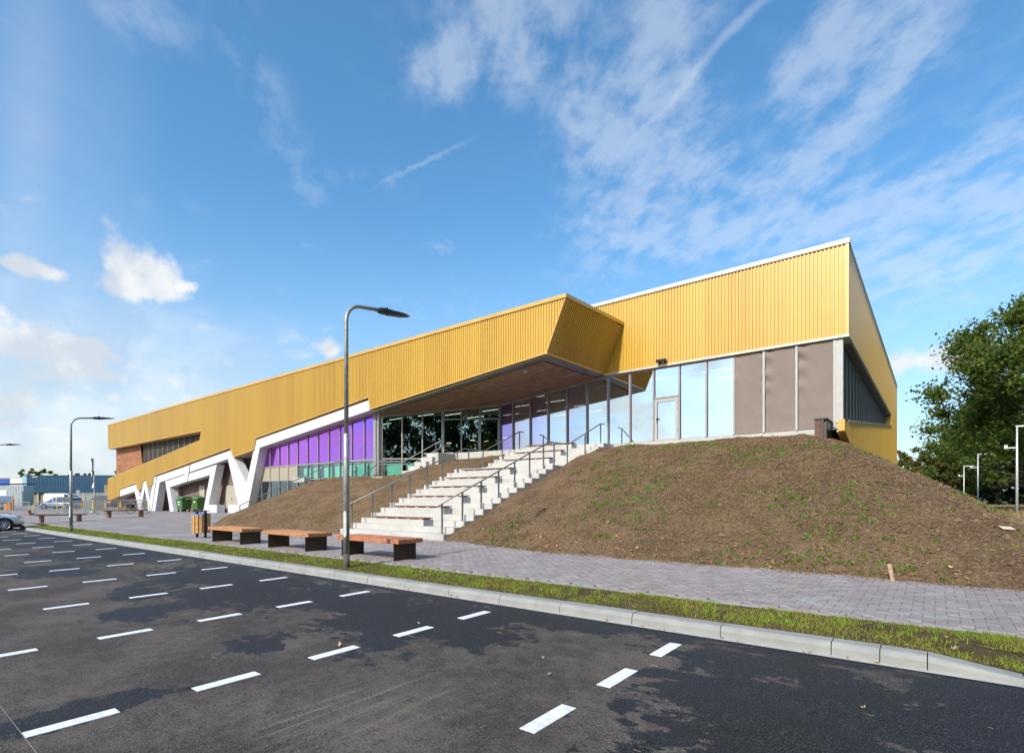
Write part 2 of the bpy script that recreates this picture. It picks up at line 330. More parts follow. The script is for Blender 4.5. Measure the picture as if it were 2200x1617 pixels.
def leaf(name, cols, trans=.35):
    m, t, p, o = new_mat(name)
    g = t.n.new('ShaderNodeNewGeometry'); r_ = g.outputs['Random Per Island']
    n = len(cols); col = t.ramp(r_, [(i/(n-1) if n > 1 else 0, c) for i, c in enumerate(cols)])
    col = t.mix(t.m('MULTIPLY', t.smooth(t.noise(g.outputs['Position'], .7, 3), .4, .65), .5), col, cols[0])
    t.put(p.inputs['Base Color'], col); p.inputs['Roughness'].default_value = .6; p.inputs['Specular IOR Level'].default_value = .25
    tl = t.n.new('ShaderNodeBsdfTranslucent'); t.put(tl.inputs['Color'], t.mix(1, col, (1.4, 1.5, .7), 'MULTIPLY'))
    mx = t.n.new('ShaderNodeMixShader'); mx.inputs[0].default_value = trans
    t.l.new(p.outputs[0], mx.inputs[1]); t.l.new(tl.outputs[0], mx.inputs[2]); t.l.new(mx.outputs[0], o.inputs['Surface'])
leaf('oak_leaf', [(.055, .092, .022), (.09, .14, .03), (.125, .18, .036), (.17, .215, .04), (.24, .21, .045)], .5)
leaf('dark_leaf', [(.018, .036, .014), (.03, .055, .02), (.045, .08, .022)])
leaf('hedge_leaf', [(.05, .075, .02), (.08, .10, .022), (.13, .13, .025), (.25, .16, .03)])
leaf('grass_blade', [(.14, .155, .03), (.22, .27, .03), (.29, .35, .04), (.34, .28, .09), (.32, .22, .10), (.17, .11, .055)], .35)
leaf('tuft_blade', [(.15, .23, .03), (.25, .37, .04), (.36, .44, .06)], .35)
leaf('weed_leaf', [(.09, .15, .03), (.15, .23, .04), (.22, .28, .06)], .3)
M('clod', (.17, .112, .067), .95, 0, .35, 3, spec=.1)
leaf('straw', [(.22, .14, .06), (.33, .225, .10), (.42, .30, .14), (.13, .085, .045), (.55, .45, .30)], .1)

# ------------------------------------------------------------------ mesh helpers
def tag(o, label=None, cat=None, group=None, kind=None):
    if label: o['label'] = label
    if cat: o['category'] = cat
    if group: o['group'] = group
    if kind: o['kind'] = kind
    return o
def empty(name, loc, rz=0, **k):
    o = bpy.data.objects.new(name, None); COL.objects.link(o); o.location = loc; o.rotation_euler = (0, 0, rz); o.empty_display_size = .2
    return tag(o, **k)
class MB:
    def __init__(s): s.v = []; s.f = []
    def add(s, vs, fs):
        b = len(s.v); s.v += [tuple(v) for v in vs]; s.f += [tuple(i+b for i in f) for f in fs]; return s
    def box(s, x0, x1, y0, y1, z0, z1, mtx=None):
        vs = [(x, y, z) for z in (z0, z1) for y in (y0, y1) for x in (x0, x1)]
        if mtx: vs = [mtx @ Vector(v) for v in vs]
        return s.add(vs, [(0, 2, 3, 1), (4, 5, 7, 6), (0, 1, 5, 4), (2, 6, 7, 3), (0, 4, 6, 2), (1, 3, 7, 5)])
    def tube(s, pts, r, seg=8, cap=True):
        pts = [Vector(p) for p in pts]; n = len(pts); rs = r if hasattr(r, '__len__') else [r]*n
        rings = []; up = None
        for i, p in enumerate(pts):
            d = ((pts[min(i+1, n-1)]-p).normalized()+(p-pts[max(i-1, 0)]).normalized())
            d = d.normalized() if d.length > 1e-6 else Vector((0, 0, 1))
            if up is None: up = Vector((0, 0, 1)) if abs(d.z) < .9 else Vector((1, 0, 0))
            a = d.cross(up).normalized(); b = d.cross(a).normalized(); up = a.cross(d)
            rings.append([p+a*math.cos(2*PI*k/seg)*rs[i]+b*math.sin(2*PI*k/seg)*rs[i] for k in range(seg)])
        b0 = len(s.v)
        vs = [v for r_ in rings for v in r_]
        fs = [(i*seg+k, i*seg+(k+1) % seg, (i+1)*seg+(k+1) % seg, (i+1)*seg+k) for i in range(n-1) for k in range(seg)]
        if cap: fs += [tuple(range(seg))[::-1], tuple((n-1)*seg+k for k in range(seg))]
        return s.add(vs, fs)
    def lathe(s, prof, seg=16, c=(0, 0, 0), axis='z'):
        vs = []; n = len(prof)
        for k in range(seg):
            a = 2*PI*k/seg
            for r, h in prof:
                p = (r*math.cos(a), r*math.sin(a), h) if axis == 'z' else ((h, r*math.cos(a), r*math.sin(a)) if axis == 'x' else (r*math.cos(a), h, r*math.sin(a)))
                vs.append((p[0]+c[0], p[1]+c[1], p[2]+c[2]))
        fs = [(k*n+i, ((k+1) % seg)*n+i, ((k+1) % seg)*n+i+1, k*n+i+1) for k in range(seg) for i in range(n-1)]
        return s.add(vs, fs)
    def prism(s, pts, ext):
        """polygon (3-D points) pushed along the vector ext"""
        n = len(pts); e = Vector(ext); a = [Vector(p) for p in pts]; b = [p+e for p in a]
        return s.add(a+b, [tuple(range(n))[::-1], tuple(range(n, 2*n))]+[(i, (i+1) % n, (i+1) % n+n, i+n) for i in range(n)])
    def xz(s, pts, y0, y1): return s.prism([(x, y0, z) for x, z in pts], (0, y1-y0, 0))
    def build(s, name, mat, parent=None, smooth=False, bevel=0, fix=True):
        me = bpy.data.meshes.new(name); me.from_pydata(s.v, [], s.f)
        if fix:
            bm = bmesh.new(); bm.from_mesh(me); bmesh.ops.recalc_face_normals(bm, faces=bm.faces); bm.to_mesh(me); bm.free()
        return link(name, me, mat, parent, smooth, bevel)
def link(name, me, mat, parent=None, smooth=False, bevel=0):
    for q in (mat if isinstance(mat, (list, tuple)) else [mat]): me.materials.append(MATS[q])
    if smooth: me.polygons.foreach_set('use_smooth', [True]*len(me.polygons))
    o = bpy.data.objects.new(name, me); COL.objects.link(o)
    if parent: o.parent = parent
    if bevel:
        b = o.modifiers.new('bevel', 'BEVEL'); b.width = bevel; b.segments = 2; b.limit_method = 'ANGLE'
    return o
def copy_tree(o, parent=None):
    c = o.copy(); COL.objects.link(c)
    if parent: c.parent = parent
    for ch in list(o.children): copy_tree(ch, c)
    return c
def quads_mesh(name, V, nper, mat, parent=None):
    """V: (n*nper,3) array, each nper vertices one face"""
    V = np.asarray(V, np.float32); n = len(V)//nper
    me = bpy.data.meshes.new(name); me.vertices.add(len(V)); me.vertices.foreach_set('co', V.ravel())
    me.loops.add(len(V)); me.loops.foreach_set('vertex_index', np.arange(len(V), dtype=np.int32))
    me.polygons.add(n); me.polygons.foreach_set('loop_start', np.arange(0, len(V), nper, dtype=np.int32)); me.polygons.foreach_set('loop_total', np.full(n, nper, np.int32))
    me.update(calc_edges=True); return link(name, me, mat, parent)
def grid_mesh(name, X, Y, Zf, mat, parent=None, smooth=True):
    gx, gy = np.meshgrid(X, Y); Z = Zf(gx, gy); V = np.stack([gx.ravel(), gy.ravel(), Z.ravel()], 1)
    nx, ny = len(X), len(Y); i, j = np.meshgrid(np.arange(nx-1), np.arange(ny-1)); a = (j*nx+i).ravel()
    me = bpy.data.meshes.new(name); me.from_pydata(V.tolist(), [], np.stack([a, a+1, a+nx+1, a+nx], 1).tolist())
    return link(name, me, mat, parent, smooth)

# ------------------------------------------------------------------ ground levels
sstep = lambda t: (lambda q: q*q*(3-2*q))(np.clip(t, 0, 1))
def z_lot(x, y): return .0024*np.clip(x, -75, 30)+.011*np.clip(y, -45, 25)
def z_plaza(x, y): return z_lot(x, y)+.14+.22*sstep((-x-20)/22)*sstep((y-5)/8)
def fz(x, y): return float(z_plaza(np.float64(x), np.float64(y)))
def smin(a, b, k): 
    h = np.clip(.5+.5*(b-a)/k, 0, 1); return b*(1-h)+a*h-k*h*(1-h)
def yb(x): return np.interp(x, [-45, -30, -26.4, -18.5, -15, -11.8, -7, -2, 1, 6], [11, 10.6, 10.6, 11.6, 11.5, 11.45, 10.35, 10.22, 9.95, 9.5])
def z_mound0(x, y):
    b = yb(x); t = np.clip((y-b)/(22.2-b), -.2, 1)
    front = .22+3.70*np.where(t > 0, 1-(1-np.clip(t, 0, 1))**1.3, t*1.3)
    left = .30+.2*(x+26.4+2.1*(y-10.8))
    cap = 2.78+1.3*sstep((x+22.6)/3.6)
    right = .20+.64*(2.66-x)
    z = smin(front, left, .35); z = smin(z, cap, .3); z = smin(z, right, .7)
    return np.maximum(z, -.4)
def z_mound(x, y):
    z = z_mound0(x, y)
    inside = (x > -17.15) & (x < -11.85) & (y > 10.5)
    return np.where(inside, z-.75, z)

gx = np.concatenate([[-3000, -800, -300, -150], np.arange(-110, 31, 10), [60, 150, 400, 1200, 3000]]); gyy = np.concatenate([[-3000, -800, -300, -120], np.arange(-60, 61, 10), [90, 150, 300, 800, 3000]])
tag(grid_mesh('ground', gx, gyy, lambda x, y: z_lot(x, y)-.12+.20*sstep((y-16)/12), 'field'), kind='structure')
lot = grid_mesh('parking_lot', np.linspace(-62, 26, 12), np.array([-42, -20, -8, 0, 4, 5.605]), z_lot, 'asphalt'); tag(lot, kind='structure')
plaza = grid_mesh('plaza', np.concatenate([np.linspace(-130, -38, 24), np.linspace(-36, 4, 21)]), np.concatenate([np.arange(6.9, 12, .5), np.arange(12, 30, 1.5), [40, 60]]), lambda x, y: z_plaza(x, y)-.012, 'plaza_paving')
tag(plaza, kind='structure')
tag(grid_mesh('pavement', np.linspace(-130, -37.3, 20), np.array([5.61, 6.3, 6.905]), lambda x, y: z_plaza(x, y)-.02-.1*(x > -38), 'plaza_paving'), kind='structure')
tag(grid_mesh('verge', np.linspace(-37.3, 4, 90), np.array([5.86, 6.1, 6.4, 6.7, 6.91]), lambda x, y: z_lot(x, y)+.115+.025*np.sin((y-5.86)*2.9)-.10*sstep((x+.2)/1.2)*(y < 6.2), 'verge_soil'), kind='structure')
gut = MB()
for k in range(38):
    x0 = -37-.0+k*1.0; gut.add([(x, y, float(z_lot(x, y))+.006) for x, y in ((x0, 5.60), (x0+1, 5.60), (x0+1, 5.68), (x0, 5.68))], [(0, 1, 2, 3)])
gut.build('gutter_strip', 'gutter', lot)
# painted bay marks
dash = MB(); hw, hl = .06, .248
dash.add([(-hw, -hl, -.002), (hw, -hl, -.002), (hw, hl, -.002), (-hw, hl, -.002), (-hw, -hl, .004), (hw, -hl, .004), (hw, hl, .004), (-hw, hl, .004)], [(4, 5, 6, 7), (0, 1, 5, 4), (1, 2, 6, 5), (2, 3, 7, 6), (3, 0, 4, 7)])
d0 = dash.build('line_marking', 'line_paint', lot)
first = True
for k in range(15):
    for j in range(5):
        x = -2.035-2.506*k; y = 5.206-.9973*j-.248
        o = d0 if first else d0.copy()
        if not first: COL.objects.link(o)
        first = False
        o.location = (x, y, float(z_lot(x, y))+.001); o.rotation_euler = (.011, -.0024, rng.normal(0, .004))
# chalk setting-out line
ch = MB(); ch.add([(x, y, float(z_lot(x, y))+.003) for x, y in ((-30, .715), (-2.2, .715), (-2.2, .7185), (-30, .7185))], [(0, 1, 2, 3)]); ch.build('chalk_line', 'kerb', lot)
# kerb: every stone its own piece
kerb = empty('kerb', (0, 0, 0), kind='structure')
def kstone(x0, x1, h0=.125, h1=.125):
    b = MB(); g = .004; ps = []
    for x, h in ((x0+g, h0), (x1-g, h1)):
        zz = float(z_lot(x, 5.7)); ps += [(x, 5.668, zz-.15), (x, 5.672, zz+h*.60), (x, 5.690, zz+h*.92), (x, 5.712, zz+h), (x, 5.868, zz+h), (x, 5.868, zz-.15)]
    b.add(ps, [(0, 1, 7, 6), (1, 2, 8, 7), (2, 3, 9, 8), (3, 4, 10, 9), (4, 5, 11, 10), (0, 5, 4, 3, 2, 1), (6, 7, 8, 9, 10, 11)])
    o = b.build('kerb_stone', 'kerb', kerb); o.location.z += rng.normal(0, .002); o.location.y += rng.normal(0, .0015); return o
for k in range(36): kstone(-.75-.995*(k+1), -.75-.995*k)
kstone(-.75, -.38); 
for a, b_, h0, h1 in ((-.38, -.05, .125, .12), (-.05, .55, .12, .045), (.55, 1.3, .045, .03), (1.3, 2.3, .03, .03), (2.3, 3.3, .03, .03)): kstone(a, b_, h0, h1)
kstone(-37.2, -36.57, .05, .12)
# path edging and herringbone pavers
edg = MB()
for k in range(40):
    x0 = -37.2+k*1.0; zz = fz(x0, 6.94); edg.box(x0+.003, x0+.997, 6.895, 6.955, zz-.1, zz-.002)
edg.build('edging_strip', 'kerb', plaza)
u = .105; cells = []
for i in range(-190, 24):
    for j in range(0, 42):
        c = (i-j) % 4; x, y = i*u, 6.96+j*u
        if c == 0: cells.append((x+u, y+u/2, 2*u, u))
        elif c == 3: cells.append((x+u/2, y+u, u, 2*u))
cells = [c for c in cells if c[1] < float(yb(np.float64(c[0])))+.5]
def visdist(c):
    d = c[0]*fx+c[1]*fy; r = c[0]*fy-c[1]*fx
    px = 1100+F*r/max(d, .1)
    return (d if -20 < px < 2230 else 900+d)
cells.sort(key=visdist)
pm = {}
def paver_mesh(hz):
    w_, l_ = (.2085, .1035) if hz else (.1035, .2085)
    b = MB(); e = .006; x1, y1 = w_/2, l_/2
    b.add([(-x1, -y1, -.05), (x1, -y1, -.05), (x1, y1, -.05), (-x1, y1, -.05), (-x1, -y1, -.006), (x1, -y1, -.006), (x1, y1, -.006), (-x1, y1, -.006),
           (-x1+e, -y1+e, 0), (x1-e, -y1+e, 0), (x1-e, y1-e, 0), (-x1+e, y1-e, 0)],
          [(8, 9, 10, 11)]+[(a, (a+1) % 4, (a+1) % 4+4, a+4) for a in range(4)]+[(a+4, (a+1) % 4+4, (a+1) % 4+8, a+8) for a in range(4)])
    return b
for hz in (0, 1):
    b = paver_mesh(hz); me = bpy.data.meshes.new('paver'); me.from_pydata(b.v, [], b.f); me.materials.append(MATS['paver']); pm[hz] = (me, b)
for c in cells[:300]:
    o = bpy.data.objects.new('paver', pm[int(c[2] > c[3])][0]); COL.objects.link(o); o.parent = plaza
    o.location = (c[0], c[1], fz(c[0], c[1])+.006+rng.normal(0, .0012)); o.rotation_euler = (.011+rng.normal(0, .004), -.0024+rng.normal(0, .004), rng.normal(0, .006))
pf = MB()
for c in cells[300:]:
    b = pm[int(c[2] > c[3])][1]; zz = fz(c[0], c[1])+.006+rng.normal(0, .0012); tx, ty = rng.normal(0, .003, 2)
    pf.add([(v[0]+c[0], v[1]+c[1], v[2]+zz+v[0]*tx+v[1]*ty) for v in b.v], b.f)
tag(pf.build('paver_field', 'paver', plaza, fix=False), kind='stuff')
# mound of bare soil
mx = np.concatenate([np.arange(-42, -18, .3), np.arange(-18, 6.6, .14)]); my = np.concatenate([np.arange(9.2, 23.4, .14), np.arange(23.4, 60, .8)])
def mnz(x, y):
    z = z_mound(x, y); o = np.zeros_like(z); fl = o.ravel(); xs, ys = x.ravel(), y.ravel()
    for i in range(len(fl)): fl[i] = mnoise.noise((xs[i]*.7, ys[i]*.7, 0))*.07+mnoise.noise((xs[i]*2.4, ys[i]*2.4, 4))*.03+mnoise.noise((xs[i]*5, ys[i]*5, 9))*.022+mnoise.ridged_multi_fractal((xs[i]*.9, ys[i]*.25, 2), 1.0, 2.1, 4, 1.0, 2.0)*.055-.055
    return z+o
mound = grid_mesh('mound', mx, my, mnz, 'soil'); tag(mound, kind='structure')
# road and far ground at the right
tag(grid_mesh('road', np.array([0, 1.]), np.linspace(0, 1, 20), lambda s, t: s*0, 'road_asphalt'), kind='structure')
rd = bpy.data.objects['road']; me = rd.data
for v in me.vertices:
    s_, t_ = v.co.x, v.co.y; yy = 20+t_*170; v.co = (7.4+max(0, yy-70)*.10+s_*5.5, yy, .02+float(z_lot(8, yy))+.1)

# ------------------------------------------------------------------ the hall
B = empty('sports_hall', (-36, 18.2, .4), label='long gold ribbed hall with a jutting canopy, white zigzag frames and purple glass', cat='building')
BI = Matrix.Translation((36, -18.2, -.4))
def bpart(mb, name, mat, parent=None, **k):
    o = mb.build(name, mat, None, **k); o.parent = parent or B
    o.matrix_parent_inverse = BI if parent is None else Matrix()
    return o
def corrugated(poly, org, U, V, N, pitch=.135, depth=.040):
    """ribbed sheet over a polygon given in (u,v); real folded profile"""
    org, U, V, N = Vector(org), Vector(U), Vector(V), Vector(N)
    us = [p[0] for p in poly]; u0, u1 = min(us), max(us); br = set(round(x, 5) for x in us)
    k = math.floor(u0/pitch)
    while k*pitch < u1:
        for f in (0, .42, .52, .90):
            x = (k+f)*pitch
            if u0 < x < u1: br.add(round(x, 5))
        k += 1
    br = sorted(br)
    def off(x):
        f = (x/pitch) % 1.0
        if f < .42: return depth
        if f < .52: return depth*(1-(f-.42)/.10)
        if f < .90: return 0
        return depth*(f-.90)/.10
    m = MB(); n = len(poly)
    for a, b in zip(br, br[1:]):
        if b-a < 1e-4: continue
        hits = []
        for i in range(n):
            (p, q), (r, s) = poly[i], poly[(i+1) % n]
            if abs(p-r) < 1e-6: continue
            lo, hi = min(p, r), max(p, r)
            if lo <= a+1e-6 and hi >= b-1e-6:
                va = q+(s-q)*(a-p)/(r-p); vb_ = q+(s-q)*(b-p)/(r-p); hits.append((va, vb_))
        hits.sort(key=lambda t: t[0]+t[1])
        oa, ob = off(a+1e-5), off(b-1e-5)
        for h in range(0, len(hits)-1, 2):
            (a0, b0), (a1, b1) = hits[h], hits[h+1]
            m.add([org+U*a+V*a0+N*oa, org+U*b+V*b0+N*ob, org+U*b+V*b1+N*ob, org+U*a+V*a1+N*oa], [(0, 1, 2, 3)])
    return m
YG = 18.2
G1 = [(-71.1, 9.62), (-57.9, 9.62), (-57.9, 9.66), (-11.68, 9.66), (-12.62, 7.57), (-24.46, 6.49), (-24.59, 7.18), (-37.6, 5.84), (-37.92, 5.02), (-41.06, 4.68), (-41.51, 5.41), (-57.44, 3.71), (-57.74, 2.93), (-59.09, 2.77),
      (-59.34, 3.45), (-60.3, 3.33), (-60.75, 2.57), (-61.8, 2.47), (-62.14, 3.17), (-67.35, 2.58), (-67.35, 1.87), (-71.2, 1.4), (-71.12, 3.75), (-47.0, 6.31), (-46.65, 7.08), (-70.99, 7.02)]
bpart(corrugated(G1, (0, YG, 0), (1, 0, 0), (0, 0, 1), (0, -1, 0)), 'front_cladding', 'gold', fix=False)
trim = MB()
def edge(a, b, y0, y1, t=.05):
    a, b = Vector((a[0], 0, a[1])), Vector((b[0], 0, b[1])); d = (b-a).normalized(); n = Vector((d.z, 0, -d.x))*t
    trim.prism([a+n*.5+Vector((0, y0, 0)), b+n*.5+Vector((0, y0, 0)), b-n*.5+Vector((0, y0, 0)), a-n*.5+Vector((0, y0, 0))], (0, y1-y0, 0))
for i in list(range(3, 24))+[24, 25]:
    if i < len(G1): edge(G1[i], G1[(i+1) % len(G1)], YG-.045, YG+.5)
bpart(trim, 'edge_trim', 'gold_trim')
cp = MB(); cp.box(-71.2, -57.9, YG-.07, YG+.4, 9.60, 9.74); cp.box(-57.9, -11.62, YG-.075, YG+.4, 9.645, 9.80)
bpart(cp, 'coping', 'gold_trim')
# backing and left end
bk = MB(); bk.box(-71.1, -70.9, 19.02, 46, .3, 9.55); bk.box(-70.6, -24.5, YG+.5, YG+.56, 7.0, 9.5)
bpart(bk, 'end_wall', 'gold')
rf = MB(); rf.box(-70.6, -12.6, YG+.3, 46, 9.3, 9.6); rf.box(-20, -2.8, 23.2, 54.2, 10.6, 10.85); rf.box(-70.6, -2.8, 54.2, 54.5, 2, 10.8); rf.box(-20.2, -20, 23, 54, 7.6, 10.8)
bpart(rf, 'roof', 'interior')
# long window and timber wall behind the upper slot
win = MB(); YW = YG+.75
slot = lambda x: 3.75+(x+71.12)*(2.56/24.12)
cz = empty('upper_window', (0, 0, 0)); cz.parent = B; cz.matrix_parent_inverse = BI
mull = [-62.45+k*1.27 for k in range(13)]
for a, b_ in zip(mull, mull[1:]+[-46.6]):
    q = MB().xz([(a+.03, slot(a)-.2), (b_-.03, slot(b_)-.2), (b_-.03, 7.15), (a+.03, 7.15)], YW, YW+.03); q.build('pane', 'brown_glass', cz)
for a in mull: MB().box(a-.022, a+.022, YW-.025, YW+.05, slot(a)-.2, 7.15).build('mullion', 'light_frame', cz)
pl = MB()
zz = 3.5; row = 0
while zz < 7.1:
    x = -71.3-(row*.61) % 1.1
    while x < -62.6:
        l = random.uniform(.9, 1.9); x0, x1 = max(x, -71.1), min(x+l-.008, -62.55-(zz-4)*.28)
        if x1 > x0+.05: pl.box(x0, x1, YW-.03+random.uniform(-.012, .012), YW+.04, zz, zz+.092)
        x += l
    zz += .1; row += 1
bpart(pl, 'timber_boarding', 'cedar')
sf = MB(); sf.xz([(-71, 7.0), (-46.7, 7.06), (-46.7, 7.10), (-71, 7.04)], YG+.02, YW+.3); sf.xz([(-71.0, 3.70), (-47, 6.26), (-47, 6.22), (-71, 3.66)], YG+.02, YW+.3)
bpart(sf, 'slot_lining', 'bronze')
# brick ground floor, left
bw = MB(); bw.box(-70.5, -38.3, 19.3, 19.6, .2, 6.0); bpart(bw, 'brick_wall', 'brick')
so = MB()
so.xz([(-71.2, 1.36), (-67.35, 1.83), (-67.35, 2.54), (-62.1, 3.13), (-61.75, 2.43), (-60.75, 2.53), (-60.3, 3.3), (-59.3, 3.4), (-59.05, 2.74), (-57.7, 2.9), (-57.4, 3.67), (-41.5, 5.37), (-41.0, 4.64), (-37.95, 4.98), (-37.9, 5.3), (-41, 5.6), (-71.1, 2.1)], YG+.42, 19.32)
bpart(so, 'overhang_soffit', 'light_frame')
def leaf_door(x0, x1, z0, z1, leaves):
    d = MB().box(x0, x1, 19.27, 19.31, z0, z1); dd = bpart(d, 'door', 'dark_gap')
    w_ = (x1-x0-.06)/leaves
    for i in range(leaves):
        l = MB().box(x0+.03+i*w_+.006, x0+.03+(i+1)*w_-.006, 19.23, 19.262, z0+.02, z1-.03); o = l.build('door_leaf', 'door_paint', dd); 
    h = MB().box((x0+x1)/2-.03, (x0+x1)/2+.03, 19.19, 19.225, z0+1.0, z0+1.16); h.build('handle', 'steel', dd)
leaf_door(-49.85, -48.75, .44, 2.72, 1); leaf_door(-44.75, -42.5, .45, 2.66, 2)
# white zigzag frames
YF0, YF1 = YG+.05, 18.85
P2 = lambda L: [(onY(px, py, YF0).x, onY(px, py, YF0).z) for px, py in L]
frames = [
 [[(257, 1052.2), (292.3, 1039.8), (297.2, 1057), (301.5, 1070), (298.6, 1098), (289, 1055.2), (257, 1066)],
  [(302.2, 1066), (307.3, 1034.6), (314, 1032.2), (321.6, 1077), (329.8, 1024.5), (336.2, 1022.8), (325.3, 1096.8), (318.8, 1096.8), (310.8, 1049), (304.4, 1083), (305, 1098), (298.8, 1098)]],
 [[(337.6, 1023), (407.6, 998.4), (402, 1033.9), (364.4, 1046.2), (373, 1098.4), (365.3, 1098.2), (355, 1033.8), (397, 1019.8), (397.4, 1017.6), (342.8, 1035.8), (333.2, 1097), (326.6, 1097)]],
 [[(409.2, 997.6), (494.6, 967.2), (529.6, 1038.4), (549.4, 945.4), (792.6, 859.2), (793.8, 881.4), (558, 961.2), (530.6, 1099), (528, 1101.6), (489.6, 1101.6), (489.6, 1083.6), (511.8, 1084.4), (489.4, 985.4), (407.4, 1013.4)],
  [(406.6, 1017), (465.6, 997.6), (448, 1083.6), (465.6, 1083.8), (465.6, 1101.2), (436.2, 1100.4), (451.2, 1019.6), (403.2, 1033.8)]]]
for fr in frames:
    fb = MB()
    for L in fr: fb.xz(P2(L), YF0, YF1)
    fo = bpart(fb, 'white_portal_frame', 'white_panel')
# purple glazing
YP = 18.86
gz = empty('glazed_front', (0, 0, 0)); gz.parent = B; gz.matrix_parent_inverse = BI
ptop = lambda x: 6.40+.105*(x+24.57)
mx_ = [-38.9, -38.0, -36.79, -35.54, -34.35, -33.14, -31.93, -30.72, -29.51, -28.33, -27.11, -25.89, -24.75]
frame = MB()
for i, (a, b_) in enumerate(zip(mx_, mx_[1:])):
    frame.box(a-.028, a+.028, YP-.06, YP+.08, .4, ptop(a)-.002)
    MB().xz([(a+.03, 3.82), (b_-.03, 3.82), (b_-.03, ptop(b_)), (a+.03, ptop(a))], YP, YP+.015).build('pane', 'dichroic', gz)
    beige = i < 5
    MB().box(a+.03, b_-.03, YP-.012 if beige else YP, YP+.018, 2.84, 3.75).build('infill_panel' if beige else 'pane', 'beige_panel' if beige else 'low_glass', gz)
    MB().box(a+.03, b_-.03, YP, YP+.015, .42, 2.77).build('pane', 'dark_glass', gz)
    if not beige and i < 12: MB().box(a+.32 if i < 9 else a+.2, b_-.05, YP+.22, YP+.26, 2.35, 3.62).build('balustrade_panel', 'mint', gz)
frame.box(-38.9, -24.75, YP-.05, YP+.07, 3.75, 3.82); frame.box(-38.9, -24.75, YP-.05, YP+.07, 2.77, 2.84)
frame.build('window_frame', 'grey_frame', gz)
MB().box(-33.0, -31.6, 18.4, YP-.07, 2.62, 2.92).build('door_header', 'light_frame', gz)
dr = MB(); 
for a in (-31.75, -30.86): dr.box(a-.05, a+.05, YP-.12, YP-.065, .4, 2.7)
dr.box(-31.8, -30.81, YP-.12, YP-.065, 2.55, 2.66); dr.build('door_frame', 'light_frame', gz)
# soffit behind the white bar
bs = MB(); bs.xz([(-38.2, ptop(-38.2)+.005), (-24.6, ptop(-24.6)+.005), (-24.6, ptop(-24.6)+.08), (-38.2, ptop(-38.2)+.08)], YF1-.0, YP+.6); bpart(bs, 'bar_soffit', 'light_frame')
post = MB(); post.box(-25.02, -24.8, 18.80, 19.15, .4, 6.42); post.box(-24.79, -24.62, 18.86, 19.16, .4, 6.42); bpart(post, 'corner_post', 'grey_frame')
# entrance glazing, turned towards the steps
eA, eB = Vector((-24.66, 19.15, 0)), Vector((-19.05, 22.95, 0)); eU = (eB-eA).normalized(); eN = Vector((eU.y, -eU.x, 0)); eL = (eB-eA).length
en = empty('entrance_front', (0, 0, 0)); en.parent = B; en.matrix_parent_inverse = BI
soff = lambda x: 7.50+(x+12.45)*.098
st_ = [0, 1.16, 2.33, 3.48, 4.56, 5.62, eL]
def ep(s_, z, o=0): q = eA+eU*s_+eN*o; return Vector((q.x, q.y, z))
ef = MB()
def ebox(s0, s1, z0, z1, o0=-.05, o1=.06):
    ef.prism([ep(s0, z0, o0), ep(s1, z0, o0), ep(s1, z1, o0), ep(s0, z1, o0)], eN*(o1-o0))
for i, (a, b_) in enumerate(zip(st_, st_[1:])):
    ta, tb = soff(ep(a, 0).x)-.02, soff(ep(b_, 0).x)-.02
    lowz = 3.80 if i < 3 else 4.1; tr = None if i < 3 else 6.02
    def pane(s0, s1, z0, za, zb, mat='clear_glass', nm='pane', o=0):
        MB().prism([ep(s0+.03, z0, o), ep(s1-.03, z0, o), ep(s1-.03, zb, o), ep(s0+.03, za, o)], eN*-.015).build(nm, mat, en)
    if i < 3:
        pane(a, b_, 3.84, ta-.08, tb-.08); pane(a, b_, 1.2, 3.77, 3.77, 'low_glass')
        pane(a+.12, b_, 2.4, 3.62, 3.62, 'mint', 'balustrade_panel', -.25)
    else:
        pane(a, b_, 6.05, ta-.08, tb-.08); pane(a, b_, 4.14, 5.98, 5.98)
    ebox(a-.03, a+.03, lowz if i >= 3 else 1.0, ta)
    ef.prism([ep(a, ta-.12, -.05), ep(b_, tb-.12, -.05), ep(b_, tb+.02, -.05), ep(a, ta+.02, -.05)], eN*.11)
ebox(0, st_[3], 3.77, 3.84); ebox(st_[3], eL, 5.98, 6.05, -.05, .07); ebox(st_[3], eL, 4.08, 4.14); ebox(st_[5]-.09, st_[5]+.05, 4.1, 5.98, -.05, .09); ebox(eL-.16, eL-.05, 4.1, 6.0, -.05, .09); ebox(st_[3]-.05, st_[3]+.1, 3.9, 6.5, -.05, .08)
ef.build('window_frame', 'grey_frame', en)
